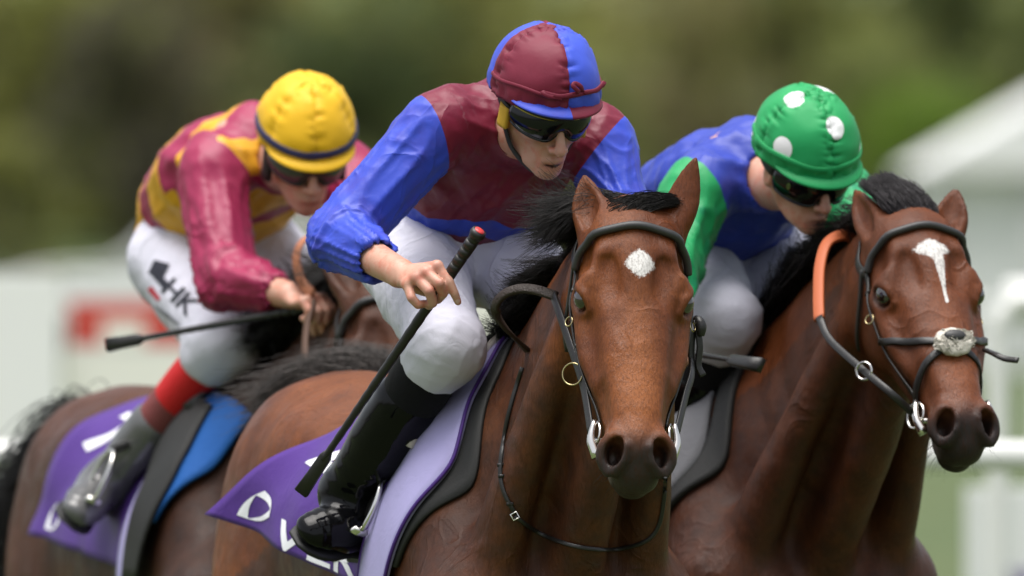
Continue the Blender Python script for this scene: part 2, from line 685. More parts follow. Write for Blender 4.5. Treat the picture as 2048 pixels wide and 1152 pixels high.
def tree(px, top_py, Y, wpx, kind, label, seed):
    """tree or tall bush: trunk with limbs and a crown of leaves down to the ground"""
    rng = np.random.default_rng(seed)
    s = FPX / (Y + 30.0)
    x0 = PX(px, 576, Y)[0]; H = PX(px, top_py, Y)[2]; W = wpx / s / 2
    root = thing('tree', label, 'tree', (x0, Y, 0), 'trees beyond the racecourse')
    m = MB()
    m.tube(spline(np.array([(x0, Y, 0), (x0 + rng.normal(0, .2), Y, H * .3), (x0 + rng.normal(0, .4), Y, H * .85)]), 10), np.linspace(.035 * H, .008 * H, 10), 8)
    lobes = []
    for k in range(11):
        a = rng.uniform(0, 6.28); h = rng.uniform(.14, .82)
        rad = W * .62 * math.sin(math.pi * min(.93, h * .75 + .22))
        c = np.array((x0 + math.cos(a) * rad, Y + math.sin(a) * rad * .7, H * h))
        lobes.append((c, np.array((W * .48, W * .42, H * .17)) * rng.uniform(.75, 1.25)))
        st = np.array((x0, Y, H * h * .6))
        m.tube(spline(np.array([st, st * .5 + c * .5 + (0, 0, .2), c]), 5), np.linspace(.014 * H, .004 * H, 5), 5)
    lobes.append((np.array((x0, Y, H * .80)), np.array((W * .5, W * .45, H * .20))))
    m.build('trunk', BARK, root)
    n = 5200
    li = rng.integers(0, len(lobes), n)
    D = rng.normal(0, 1, (n, 3)); D /= np.linalg.norm(D, axis=1, keepdims=True)
    C = np.array([l[0] for l in lobes])[li] + D * np.array([l[1] for l in lobes])[li] * (rng.uniform(0, 1, n) ** .16)[:, None] * 1.05
    C[:, 2] = np.maximum(C[:, 2], .1)
    sz = rng.uniform(.10, .24, n)[:, None] * (H / 8)
    u = rng.normal(0, 1, (n, 3)); u /= np.linalg.norm(u, axis=1, keepdims=True)
    u[:, 2] *= .35
    w = np.cross(u, rng.normal(0, .35, (n, 3)) + np.array((0, 0, 1))); w /= np.linalg.norm(w, axis=1, keepdims=True)
    V = np.stack([C - u * sz, C + w * sz * .55, C + u * sz, C - w * sz * .55], 1).reshape(-1, 3)
    mesh_np('crown', V, np.arange(n * 4).reshape(-1, 4), LEAFS[kind], root, smooth=False)


_tr = [(-330, -260, 250, 640, 'mid', 'green tree past the left edge of the picture'),
       (60, -150, 236, 520, 'olive', 'olive-green tree at the left edge behind the pale boards'),
       (255, -40, 222, 330, 'grey', 'grey-brown leafless-looking tree left of the yellow cap'),
       (420, -220, 268, 460, 'brown', 'brownish tree between the grey tree and the yellow cap'),
       (720, -60, 230, 560, 'dark', 'dark green tree between the yellow cap and the quartered cap'),
       (900, -320, 285, 640, 'olive', 'tall olive tree behind the quartered cap'),
       (1330, -120, 240, 520, 'brown', 'brown-olive tree between the quartered cap and the spotted cap'),
       (1140, 90, 214, 460, 'mid', 'low green tree right behind the quartered cap'),
       (1560, -260, 275, 560, 'olive', 'olive tree above the spotted cap'),
       (1780, 60, 225, 420, 'mid', 'green tree just right of the spotted cap'),
       (1900, -240, 282, 520, 'dark', 'dark tree in the top right corner'),
       (1900, 150, 205, 430, 'bright', 'bright green bush right of the spotted cap'),
       (2230, -200, 245, 600, 'mid', 'green tree past the right edge of the picture'),
       (560, 200, 212, 420, 'mid', 'low green tree behind the yellow cap'),
       (-20, 250, 205, 380, 'olive', 'low olive bush above the white boards at the left edge')]
for i, (px, tp, Y, w, kind, lab) in enumerate(_tr): tree(px, tp, Y, w, kind, lab, 100 + i)

# the wood on the slope behind the single trees, far enough to read as one mass
rng = np.random.default_rng(77)
n = 26000
cx_ = rng.uniform(-120, 120, 260); cy_ = rng.uniform(296, 330, 260); ch_ = rng.uniform(5, 10, 260)
k = rng.integers(0, 260, n)
D = rng.normal(0, 1, (n, 3)); D /= np.linalg.norm(D, axis=1, keepdims=True)
C = np.stack([cx_[k], cy_[k], ch_[k] * .55], 1) + D * np.stack([0 * ch_[k] + 2.6, 0 * ch_[k] + 2.2, ch_[k] * .5], 1)
C[:, 2] = np.maximum(C[:, 2], .2)
u = rng.normal(0, 1, (n, 3)); u[:, 2] *= .4; u /= np.linalg.norm(u, axis=1, keepdims=True)
w = np.cross(u, rng.normal(0, .4, (n, 3)) + np.array((0, 0, 1))); w /= np.linalg.norm(w, axis=1, keepdims=True)
sz = rng.uniform(.5, 1.1, n)[:, None]
V = np.stack([C - u * sz, C + w * sz * .6, C + u * sz, C - w * sz * .6], 1).reshape(-1, 3)
tag(mesh_np('wood', V, np.arange(n * 4).reshape(-1, 4), LEAFS['olive'], None, smooth=False), 'olive wood covering the foot of the hill behind the single trees', 'wood', kind='stuff')

WPLA = Mat('white_rail_plastic', (.78, .78, .75), .4); WPLA = WPLA.m
WBOARD = Mat('white_board', (.88, .88, .85), .5).m
GBOARD = Mat('grey_board', (.76, .77, .75), .5).m
RBOARD = Mat('red_board', (.60, .07, .05), .5).m
CREAMB = Mat('cream_board', (.86, .85, .76), .5).m


def board(px0, px1, py0, py1, Y, mat, label, mark=None):
    a, b = PX(px0, py0, Y), PX(px1, py1, Y)
    root = thing('advertising_board', label, 'board', ((a[0] + b[0]) / 2, Y, 0), 'boards beyond the course')
    w, h = b[0] - a[0], a[2] - b[2]
    m = MB(); m.box(((a[0] + b[0]) / 2, Y, (a[2] + b[2]) / 2), (w - .02, .05, h), bev=.01); m.build('panel', mat, root, smooth=False)
    for x in (a[0] + w * .15, b[0] - w * .15):
        m = MB(); m.tube(np.array([(x, Y + .06, 0), (x, Y + .06, a[2] - .05)]), .03, 8); m.build('post', WPLA, root)
    if mark is not None:
        m = MB()
        for (u0, u1, v0, v1) in mark[0]:
            m.box((a[0] + w * (u0 + u1) / 2, Y - .028, b[2] + h * (v0 + v1) / 2), (w * (u1 - u0), .006, h * (v1 - v0)))
        m.build('marking', mark[1], root, smooth=False)


def hoarding(px0, px1, top, mat, label, marks=()):
    """tall board standing on the ground"""
    Y = 32.0 + .05 * (px0 % 7)
    a, b = PX(px0, top, Y), PX(px1, top, Y)
    root = thing('advertising_board', label, 'board', ((a[0] + b[0]) / 2, Y, 0), 'boards beyond the course')
    w, h = b[0] - a[0], a[2]
    m = MB(); m.box(((a[0] + b[0]) / 2, Y, h / 2 + .02), (w - .015, .05, h - .04), bev=.01); m.build('panel', mat, root, smooth=False)
    for x in (a[0] + w * .15, b[0] - w * .15):
        m = MB(); m.tube(np.array([(x, Y + .07, 0), (x, Y + .07, h - .1)]), .03, 8); m.build('post', WPLA, root)
    for k, (q0, r0, q1, r1, mt, nm) in enumerate(marks):
        p, q = PX(q0, r0, Y), PX(q1, r1, Y)
        m = MB(); m.box(((p[0] + q[0]) / 2, Y - .028 - .004 * k, (p[2] + q[2]) / 2), (q[0] - p[0], .008, p[2] - q[2])); m.build(nm, mt, root, smooth=False)


hoarding(-700, 125, 545, WBOARD, 'plain white board at the left edge behind the left horse\'s rump')
hoarding(128, 560, 540, GBOARD, 'white board with a red panel behind the thigh of the yellow-capped jockey', ((140, 604, 440, 690, RBOARD, 'red_panel'), (205, 640, 290, 692, CREAMB, 'lettering'), (128, 700, 556, 1000, CREAMB, 'lower_panel')))
hoarding(563, 905, 548, GBOARD, 'pale grey board behind the head of the left horse')
hoarding(908, 1330, 550, CREAMB, 'cream board seen between the legs of the leading jockey')
hoarding(1333, 1560, 556, GBOARD, 'pale board behind the knees of the green-capped jockey')


def running_rail(Y, px0, px1, z, step, label, r=.045, group=None):
    a, b = PX(px0, 576, Y)[0], PX(px1, 576, Y)[0]
    root = thing('running_rail', label, 'rail', ((a + b) / 2, Y, 0), group)
    m = MB(); m.tube(np.array([(a, Y, z), (b, Y, z)]), r, 14); m.build('rail', WPLA, root)
    x = a + .12
    while x < b:
        m = MB(); m.tube(spline(np.array([(x, Y + .32, 0), (x, Y + .30, z * .72), (x, Y + .18, z * .93), (x, Y + .02, z - r * .6)]), 12), .032, 10); m.build('post', WPLA, root)
        x += step


xp = PX(1888, 900, 10.2)[0]
a_ = PX(-2600, 576, 10)[0]
running_rail(10, -2600, 1024 + (xp - 0) * 750 + 2200, 1.20, 2.25, 'white plastic running rail at the right, close behind the horses', .042)
running_rail(62, -500, 2600, 1.12, 2.6, 'white running rail on the far side of the course', .05)
# white gate frame with a rounded corner at the right
gt = thing('white_gate', 'white tubular gate with a rounded corner at the right edge', 'gate', PX(2030, 900, 20))
c = [PX(1996, 1160, 20), PX(1996, 760, 20), PX(1998, 660, 20), PX(2024, 612, 20), PX(2080, 600, 20), PX(2400, 598, 20)]
c[0][2] = 0
m = MB(); m.tube(spline(np.array(c), 40), .036, 12); m.build('frame', WPLA, gt)
m = MB(); m.tube(np.array([PX(2010, 598, 20.05), PX(2420, 590, 20.05)]), .07, 10); m.build('top_bar', WPLA, gt)
board(1925, 2420, 975, 1210, 22, GBOARD, 'pale board under the near rail at the right', ([(.10, .14, .0, .30), (.17, .2, .05, .32), (.23, .29, .02, .3)], Mat('violet_print', (.10, .06, .22), .6).m))

# white marquee at the right
mq = thing('marquee', 'white marquee with a sloping roof at the right edge', 'marquee', PX(2150, 560, 120))
x0, x1, xr = PX(1870, 576, 120)[0], PX(2900, 576, 120)[0], PX(2330, 576, 120)[0]
ze, zr = PX(0, 345, 120)[2], PX(0, 60, 120)[2]
TENT = Mat('tent_canvas', (.86, .86, .84), .6).m
TENT2 = Mat('tent_wall', (.84, .85, .83), .6).m
m = MB(); m.add([(x0 - .2, 119.6, ze), (xr, 119.6, zr), (xr, 128.4, zr), (x0 - .2, 128.4, ze), (x1 + .2, 119.6, ze), (x1 + .2, 128.4, ze)], [(0, 1, 2, 3), (1, 4, 5, 2)], [(0, 4, 1), (3, 2, 5)]); m.build('roof', TENT, mq, smooth=False)
m = MB(); m.box(((x0 + x1) / 2, 124, ze / 2), (x1 - x0, 8, ze - .04)); m.build('wall', TENT2, mq, smooth=False)
for k in range(6):
    x = x0 + (x1 - x0) * k / 5
    m = MB(); m.tube(np.array([(x, 119.85, 0), (x, 119.85, ze)]), .05, 8); m.build('pole', WPLA, mq)

# white car parked beyond the boards at the left
car = thing('car', 'white car parked beyond the boards at the left', 'car', PX(420, 576, 128))
cx, cy = PX(430, 576, 128)[0], 128.0
prof = np.array([(-2.1, .35), (-2.15, .75), (-1.9, .92), (-1.05, 1.02), (-.45, 1.48), (.35, 1.54), (1.15, 1.42), (1.75, 1.05), (2.1, .95), (2.15, .4)])
prof = spline(prof, 40)
V = []
ws = [(-.86, .86), (-.90, .94), (-.90, 1.0), (.90, 1.0), (.90, .94), (.86, .86)]
for (w, sc) in ws: V += [(cx + p[0] * sc, cy + w, (p[1] - .4) * sc + .4) for p in prof]
m = MB(); m.grid(np.array(V), len(ws), 40)
m.add([(cx + p[0] * .86, cy - .86, (p[1] - .4) * .86 + .4) for p in prof] + [(cx, cy - .86, .5)], None, [(i, i + 1, 40) for i in range(39)])
m.build('body', Mat('car_paint', (.72, .72, .70), .25).m, car)
m = MB(); m.add([(cx - .85, cy - .915, 1.04), (cx - .35, cy - .915, 1.38), (cx + .45, cy - .915, 1.42), (cx + 1.2, cy - .915, 1.06)], [(0, 1, 2, 3)]); m.build('window', Mat('car_glass', (.10, .11, .12), .08).m, car, smooth=False)
for x in (-1.35, 1.35):
    m = MB(); m.tube(np.array([(cx + x, cy - .88, .33), (cx + x, cy - .68, .33)]), .33, 20); m.build('wheel', SOLE_M if False else Mat('tyre', (.02, .02, .02), .8).m, car)

# ------------------------------------------------------------------ horses
def coat_material(name, base, dark, red):
    M = Mat(name, base, 0.42)
    pos = M.n('ShaderNodeNewGeometry').outputs['Position']
    n1 = M.noise(5.0, 4, 0.6, pos)
    n2 = M.noise(28.0, 3, 0.6, pos)
    c = M.mix(M.ramp(n1, 0.35, 0.68), base, red)
    c = M.mix(M.math('MULTIPLY', M.ramp(M.noise(2.6, 3, .6, pos), .45, .70), .45), c, tuple(x * .45 for x in base))
    c = M.mix(M.math('MULTIPLY', M.ramp(n2, 0.45, 0.75), 0.35), c, tuple(x * 0.6 for x in base))
    c = M.mix(M.math('MULTIPLY', M.attr('tan'), .75), c, tuple(x * y for x, y in zip(red, (1.45, 1.6, 1.9))))  # lighter tan on the nose bridge, a painted highlight
    dk = M.math('ADD', M.attr('dark'), M.math('MULTIPLY', M.math('SUBTRACT', n2, 0.5), 0.35))  # black points, plus the shade painted under the neck
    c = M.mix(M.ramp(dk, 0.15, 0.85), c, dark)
    fine = M.noise(150.0, 4, 0.75, pos)
    wh = M.math('ADD', M.attr('star'), M.math('MULTIPLY', M.math('SUBTRACT', fine, 0.5), 0.8))
    c = M.mix(M.ramp(wh, 0.36, 0.62), c, (0.70, 0.68, 0.65))
    pk = M.ramp(M.math('ADD', M.attr('pale'), M.math('MULTIPLY', M.math('SUBTRACT', n2, 0.5), 0.5)), 0.3, 0.8)
    c = M.mix(pk, c, (0.30, 0.25, 0.22))
    hair = M.noise(1.0, 4, 0.7, pos, stretch=(520, 520, 110))
    hair2 = M.noise(1.0, 3, 0.7, pos, stretch=(240, 240, 45))
    c = M.mix(M.math('MULTIPLY', M.ramp(hair2, .38, .70), .48), c, tuple(x * .40 for x in base))
    M.set('Base Color', c)
    # patchy gloss: damp, flattened hair shines more
    damp = M.ramp(M.noise(7.0, 4, .6, pos, dist=.6), .40, .66)
    M.set('Roughness', M.math('ADD', 0.52, M.math('MULTIPLY', damp, -0.20)))
    M.set('Sheen Weight', 0.0)
    M.set('Specular IOR Level', 0.26)
    vn = M.noise(8.0, 2, 0.45, pos, stretch=(1, 1, .55), dist=1.8)
    vein = M.math('POWER', M.math('SUBTRACT', 1.0, M.math('MULTIPLY', M.math('ABSOLUTE', M.math('SUBTRACT', vn, .5)), 9.0), clamp=True), 1.6)
    gate = M.ramp(M.noise(3.0, 2, .5, pos), .46, .62)
    b = M.bump(M.math('MULTIPLY', vein, gate), 0.42, 0.005)
    wr = M.noise(26.0, 3, .6, pos, stretch=(1, 1, .3), dist=.7)
    b = M.bump(wr, 0.32, 0.008, prev=b)
    b = M.bump(M.noise(9.0, 3, 0.55, pos), 0.35, 0.014, prev=b)
    b = M.bump(hair2, 0.45, 0.003, prev=b)
    M.bump(hair, 0.45, 0.0022, prev=b)
    return M.m


def head_prims(F):
    """horse head in its own frame: u poll to lips, w to its left, v out of the face"""
    wp = lambda u: u * .82 if u < .24 else u - .0432
    E = lambda c, r, R=None: ell((wp(c[0]), c[1], c[2]), r, R)
    Ch = lambda pts, *a, **k: chain([(wp(p[0]), p[1], p[2]) for p in pts], *a, **k)
    F.add(E((.085, 0, -.105), (.105, .078, .10)), .03)
    F.add(E((.16, 0, -.062), (.12, .087, .058)), .05)
    # temple and jaw muscles
    F.pair(lambda s: E((.085, s * .058, -.085), (.075, .030, .06)), .035)
    F.pair(lambda s: E((.20, s * .070, -.165), (.125, .038, .105)), .04)
    F.pair(lambda s: E((.13, s * .052, -.215), (.075, .032, .055)), .04)
    # brow ridge, cheek bone, facial crest
    F.pair(lambda s: Ch([(.150, s * .070, -.036), (.190, s * .088, -.040), (.226, s * .096, -.048)], [.022, .022, .016]), .05)
    F.pair(lambda s: Ch([(.225, s * .098, -.088), (.29, s * .096, -.088), (.36, s * .090, -.082), (.425, s * .068, -.070)], [.021, .019, .016, .010]), .026)
    # nose bone and upper jaw
    F.add(Ch([(.16, 0, -.046), (.28, 0, -.046), (.40, 0, -.040), (.50, 0, -.034), (.56, 0, -.036)], [.046, .044, .038, .032, .028], [.084, .080, .066, .054, .042], (0, 1, 0)), .03)
    F.add(Ch([(.24, 0, -.105), (.36, 0, -.092), (.46, 0, -.078), (.55, 0, -.066)], [.080, .072, .058, .046], [.094, .092, .070, .054], (0, 1, 0)), .035)
    # lower jaw
    F.pair(lambda s: Ch([(.18, s * .048, -.235), (.30, s * .044, -.200), (.43, s * .032, -.145), (.53, s * .020, -.122)], [.034, .032, .028, .026]), .04)
    # muzzle
    F.add(E((.575, 0, -.062), (.058, .050, .054)), .03)
    F.pair(lambda s: E((.578, s * .046, -.042), (.046, .025, .036), rot_axis((1, 0, 0), s * -14)), .022)
    F.add(E((.622, 0, -.078), (.036, .046, .042)), .022)
    F.add(E((.610, 0, -.124), (.036, .038, .024)), .014)
    F.add(E((.575, 0, -.140), (.032, .032, .022)), .02)
    F.pair(lambda s: E((.588, s * .034, -.098), (.045, .018, .022)), .015)
    # nostrils: flared rim round a deep opening
    F.pair(lambda s: Ch([(.584, s * .028, -.008), (.562, s * .044, -.012), (.568, s * .066, -.028), (.602, s * .073, -.044), (.630, s * .058, -.050)], [.006, .008, .009, .0085, .007]), .012)
    F.pair(lambda s: Ch([(.590, s * .025, -.008), (.614, s * .031, -.022), (.630, s * .044, -.040)], [.007, .009, .008]), .014)
    F.pair(lambda s: E((.599, s * .050, -.014), (.034, .0190, .024), rot_axis((0, 0, 1), s * 24)), .006, 's')
    F.pair(lambda s: E((.594, s * .044, -.040), (.023, .014, .028)), .010, 's')
    for s in (1, -1):
        F.add(Ch([(.643, 0, -.104), (.614, s * .030, -.106), (.57, s * .047, -.104)], [.004, .0045, .003]), .006, 's')
    # hollows: above the eye, cheek, beside the nose bone
    F.pair(lambda s: E((.140, s * .102, -.040), (.028, .012, .018)), .04, 's')
    F.pair(lambda s: E((.372, s * .100, -.030), (.080, .017, .022)), .032, 's')
    F.pair(lambda s: E((.50, s * .078, -.034), (.05, .014, .020)), .03, 's')
    F.pair(lambda s: E((.205, s * .050, -.006), (.040, .020, .010)), .03, 's')
    F.add(E((.175, 0, -.020), (.060, .034, .022)), .03)
    # eye socket and lids
    F.pair(lambda s: E((.243, s * .108, -.058), (.028, .016, .021), rot_axis((1, 0, 0), s * 40)), .010, 's')
    F.pair(lambda s: Ch([(.208, s * .106, -.074), (.216, s * .110, -.048), (.243, s * .104, -.031), (.272, s * .092, -.040)], [.006, .008, .0065, .004]), .012)
    F.pair(lambda s: Ch([(.212, s * .108, -.078), (.240, s * .116, -.086), (.266, s * .106, -.076), (.276, s * .092, -.050)], [.005, .005, .005, .004]), .012)


def ear_prims(F, base, tip, face, width=.037):
    """hollow leaf-shaped ear from base to tip (world of the field), opening towards face"""
    base, tip = np.asarray(base, float), np.asarray(tip, float)
    L = np.linalg.norm(tip - base)
    ax = (tip - base) / L
    fz = unit(np.asarray(face) - ax * np.dot(face, ax))
    sx = np.cross(fz, ax)
    R = np.stack([ax, sx, fz], 1)
    sv = F.fr
    R0, t0 = sv if sv is not None else (np.eye(3), np.zeros(3))
    F.frame(R0 @ R, R0 @ base + t0)
    W = width
    F.add(chain([(-.02, 0, -.004), (.25 * L, 0, 0), (.5 * L, 0, .003), (.78 * L, 0, 0), (L * .99, 0, -.006)],
                [.026, .023, .018, .011, .003], [W * .80, W, W * .98, W * .58, .003], (0, 1, 0), n=9), .022)
    F.add(chain([(.16 * L, 0, .022), (.45 * L, 0, .019), (.75 * L, 0, .012), (.90 * L, 0, .006)], [.014, .016, .010, .004], [W * .42, W * .72, W * .38, .003], (0, 1, 0), n=7), .008, 's')
    F.fr = sv


def make_horse(name, label, withers, yaw, poll, a, wdir, ears, coat, hs=1.0, fine=.0048, legpose=0, star=None, eye_mat=None, group=None, size=1.0):
    """withers, poll in world; a: head axis poll to lips; wdir: its left; ears: (tipL, faceL, tipR, faceR) in head frame"""
    withers, poll = np.asarray(withers, float), np.asarray(poll, float)
    f = np.array((math.sin(math.radians(yaw)), -math.cos(math.radians(yaw)), 0))
    lf = np.array((-f[1], f[0], 0))
    RH = np.stack([f, lf, (0, 0, 1)], 1)
    wz = withers[2]
    org = np.array((withers[0], withers[1], 0)) - f * 0.0
    to_l = lambda p: (np.asarray(p) - org) @ RH
    a = unit(a)
    wdir = unit(np.asarray(wdir) - a * np.dot(wdir, a))
    v = np.cross(a, wdir)
    HR = np.stack([RH.T @ a, RH.T @ wdir, RH.T @ v], 1) * 1.0
    HT = to_l(poll)
    hp = lambda u, w, q: HR @ np.array((u, w, q)) * hs + HT           # head frame to horse frame
    F = Field()
    dz = wz - 1.58
    Z = lambda z: z + dz
    S = size
    # trunk
    F.add(ell((-.50, 0, Z(1.15)), (.66, .275 * S, .325)), .05)
    F.add(ell((-.05, 0, Z(1.16)), (.42, .235 * S, .36)), .10)
    F.add(chain([(.12, 0, Z(1.46)), (-.05, 0, Z(1.50)), (-.28, 0, Z(1.45)), (-.55, 0, Z(1.37)), (-.85, 0, Z(1.37))], [.10, .075, .09, .12, .15]), .12)
    # hindquarters
    F.add(ell((-1.02, 0, Z(1.31)), (.36, .185 * S, .245)), .10)
    F.pair(lambda s: ell((-1.08, s * .115 * S, Z(1.13)), (.33, .150, .38), rot_axis((0, 1, 0), 12)), .09)
    F.pair(lambda s: ell((-.83, s * .145 * S, Z(1.36)), (.12, .07, .09)), .10)
    F.pair(lambda s: ell((-1.02, s * .165 * S, Z(.96)), (.21, .115, .28), rot_axis((0, 1, 0), -14)), .08)
    # shoulder blade, arm, breast
    F.pair(lambda s: chain([(-.06, s * .085, Z(1.46)), (.08, s * .165, Z(1.30)), (.27, s * .205, Z(1.09))], [.075, .10, .115], [.05, .065, .075], (0, 1, 0)), .08)
    F.pair(lambda s: ell((.02, s * .19, Z(1.10)), (.20, .075, .20), rot_axis((0, 1, 0), -30)), .08)
    F.pair(lambda s: ell((.30, s * .105, Z(1.02)), (.135, .115, .155)), .055)
    F.pair(lambda s: chain([(.26, s * .20, Z(1.08)), (.10, s * .195, Z(.93)), (.06, s * .18, Z(.80))], [.10, .10, .075]), .06)
    # legs
    poses = [((.55, .62, .42, .50, .50, .40), (-.10, .62, .02, .36, -.26, .48)), ((-.10, .62, .02, .36, -.26, .48), (.52, .58, .62, .34, .74, .12))][legpose % 2]
    for s, (kx, kz, fx, fz, hx, hz) in ((1, poses[0]), (-1, poses[1])):
        F.add(chain([(.08, s * .17, .86), (kx, s * .14, kz), (kx, s * .14, kz - .02)], [.095, .047, .047], smooth=False), .04)
        F.add(chain([(kx, s * .14, kz), (fx, s * .13, fz), (hx, s * .13, hz)], [.042, .030, .028], smooth=False), .02)
        F.add(ell((hx, s * .13, hz), (.07, .055, .05)), .02)
    for s, ox in ((1, .12), (-1, -.12)):
        F.add(chain([(-1.0, s * .16, .90), (-1.12 + ox, s * .15, .62), (-1.18 + ox, s * .14, .55)], [.13, .062, .055], smooth=False), .05)
        F.add(chain([(-1.18 + ox, s * .14, .55), (-1.02 + ox * 2, s * .13, .20), (-.95 + ox * 2, s * .13, .08)], [.046, .034, .036], smooth=False), .02)
        F.add(ell((-.93 + ox * 2, s * .13, .05), (.075, .06, .05)), .02)
    # neck
    nb, nm = np.array((.14, 0, Z(1.27))), hp(.085, 0, -.155)
    mid = nb * .5 + nm * .5 + np.array((0, 0, .02))
    q1, q2 = nb * .75 + nm * .25, nb * .25 + nm * .75
    F.add(chain([nb, q1 + (0, 0, .01), mid, q2 + (0, 0, .015), nm], [.245, .205, .170, .142, .118], [.165, .125, .100, .088, .078], (0, 1, 0), n=8), .07)
    cr0, cr1 = np.array((-.06, 0, Z(1.50))), hp(.015, 0, -.085)
    F.add(chain([cr0, cr0 * .66 + cr1 * .34 + (0, 0, .012), cr0 * .33 + cr1 * .67 + (0, 0, .03), cr1], [.06, .06, .055, .05], [.042, .040, .040, .045], (0, 1, 0)), .09)
    # windpipe and the two long neck muscles beside it
    th = hp(.19, 0, -.225)
    F.add(chain([th, th * .5 + np.array((.36, 0, Z(1.13))) * .5 + (.02, 0, -.01), (.36, 0, Z(1.13))], [.045, .05, .055]), .05)
    for s in (1, -1):
        j0, j1 = hp(.07, s * .066, -.16), np.array((.30, s * .165, Z(1.12)))
        F.add(chain([j0, j0 * .62 + j1 * .38 + (0, s * .012, .0), j0 * .3 + j1 * .7 + (0, s * .01, 0), j1], [.036, .048, .060, .075], [.03, .036, .045, .055], (0, 1, 0)), .045)
    F.frame(HR * 1.0, HT)
    # head scaled through its frame
    if hs != 1.0:
        G = Field(); head_prims(G)
        for (fn, lo, hi, k, mode) in G.ops:
            F.add(Prim(lambda p, fn=fn: fn(p / hs) * hs, lo * hs, hi * hs), k * hs, mode)
    else:
        head_prims(F)
    tl, fl, tr, frr = ears
    ear_prims(F, np.array((.050, .074, -.075)) * hs, np.array(tl) * hs, fl)
    ear_prims(F, np.array((.050, -.074, -.075)) * hs, np.array(tr) * hs, frr)
    F.frame()
    pts = np.array([hp(u, w, q) for u in (-.17, .625) for w in (-.13, .13) for q in (-.20, .02)])
    lo, hi = pts.min(0), pts.max(0)
    xs = axis_grid(-1.55, hi[0] + .05, .016, [(lo[0], hi[0] + .1, fine)])
    ys = axis_grid(-.42, .55, .014, [(lo[1], hi[1], fine)])
    zs = axis_grid(-.02, hi[2] + .05, .022, [(lo[2], hi[2] + .1, fine), (1.0, 2.2, .014)])
    V, Q = F.mesh(xs, ys, zs)
    N = vnormals(V, Q)
    body = V[:, 0] < lo[0]
    dsp = .0035 * fbm(V * 9, 3, 3) + .0022 * np.maximum(fbm(V * (14, 14, 5), 9, 2), 0)
    hl = (V - HT) @ HR / hs                                              # head-frame coordinates of every vertex
    fade = sstep(-.05, -.25, hl[:, 2]) + sstep(.02, -.1, hl[:, 0])
    V = V + N * (dsp * np.clip(fade, .12, 1))[:, None]
    u, w, q = hl.T
    u = np.where(u < .1968, u / .82, u + .0432)
    inhead = (q > -.3) & (q < .1) & (np.abs(w) < .2) & (u < .8)
    muz = sstep(.505, .625, u + .30 * np.maximum(-q - .05, 0)) * inhead * .85
    eard = sstep(-.10, -.15, u) * inhead * .55
    eyed = np.exp(-(((u - .238) / .03) ** 2 + ((np.abs(w) - .108) / .03) ** 2 + ((q + .064) / .026) ** 2)) * .8
    neck_shade = sstep(-.16, -.34, q) * (u > .0) * (u < .75) * .50  # neck coat darkened in colour to deepen the shade below the head
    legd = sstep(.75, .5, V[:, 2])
    dark = np.clip(np.maximum.reduce([muz * 1.0, eard, eyed, neck_shade, legd]), 0, 1)
    nose_hl = np.exp(-((u - .47) / .085) ** 2 - (w / .05) ** 2) * (q > -.08) * inhead + .7 * np.exp(-((u - .33) / .12) ** 2 - (w / .035) ** 2) * (q > -.06) * inhead  # warm highlight along the nose bridge, put into the coat colour
    nos = 1.3 * np.exp(-(((u - .598) / .030) ** 2 + ((np.abs(w) - .048) / .018) ** 2 + ((q + .040) / .026) ** 2))
    dark = np.maximum(dark, nos)
    st = np.zeros(len(V))
    if star is not None:
        st = star(u, w) * (q > -.07)
    pale = .62 * np.exp(-(((u - .60) / .05) ** 2 + ((np.abs(w) - .047) / .013) ** 2 + ((q + .09) / .05) ** 2)) * inhead
    root = thing(name, label, 'horse', (org[0], org[1], 0), group)
    W = V @ RH.T + org
    mesh_np('body', W, Q, coat, root, attrs={'dark': dark, 'star': st, 'pale': pale, 'tan': nose_hl})
    fr = dict(root=root, hp=lambda u, w, q: RH @ hp(u, w, q) + org, HR=RH @ HR, RH=RH, org=org, dz=dz, F=F, to_l=to_l, hs=hs,
              loc=lambda x, y, z: RH @ np.array((x, y, z)) + org, name=name)
    # eyes
    for s in (1, -1):
        mb = MB()
        mb.ellipsoid((0, 0, 0), (.0245 * hs, .0195 * hs, .0205 * hs), nu=24, nv=16)
        mb.V = [x @ (RH @ HR).T + fr['hp'](.199, s * .1015, -.0515) for x in mb.V]
        mb.build('eye', eye_mat, root)
    return fr


def surf(fr, p, out=0.004, n=4):
    """nearest point of the horse's skin to world point p, moved out by out"""
    P = fr['to_l'](np.atleast_2d(p))
    F = fr['F']
    for _ in range(n):
        d = F.ev(P) - out
        g = F.grad(P)
        P = P - g * (np.clip(d, -.05, .05) / np.maximum((g * g).sum(1), .2))[:, None]
    g = F.grad(P)
    g /= np.maximum(np.linalg.norm(g, axis=1, keepdims=True), 1e-9)
    return P @ fr['RH'].T + fr['org'], g @ fr['RH'].T

EYE = Mat('horse_eye', (.010, .006, .004), .03, Specular_IOR_Level=.9, Coat_Weight=1.0).m
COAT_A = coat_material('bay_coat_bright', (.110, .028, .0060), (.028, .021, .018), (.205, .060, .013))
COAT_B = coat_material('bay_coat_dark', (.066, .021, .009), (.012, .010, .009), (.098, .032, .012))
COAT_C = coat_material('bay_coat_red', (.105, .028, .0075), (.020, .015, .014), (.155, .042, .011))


def place_horse(name, label, with_px, poll_px, a, w, yaw, ear_tips, faces, coat, fine, star=None, legpose=0, hs=1.0):
    poll = PX(*poll_px)
    au = unit(a); wd = unit(np.asarray(w) - au * np.dot(w, au)); v = np.cross(au, wd)
    HR = np.stack([au, wd, v], 1)
    tips = [HR.T @ (PX(*p) - poll) / hs for p in ear_tips]
    return make_horse(name, label, PX(*with_px), yaw, poll, a, w, (tips[0], faces[0], tips[1], faces[1]), coat, hs, fine, legpose, star, EYE)


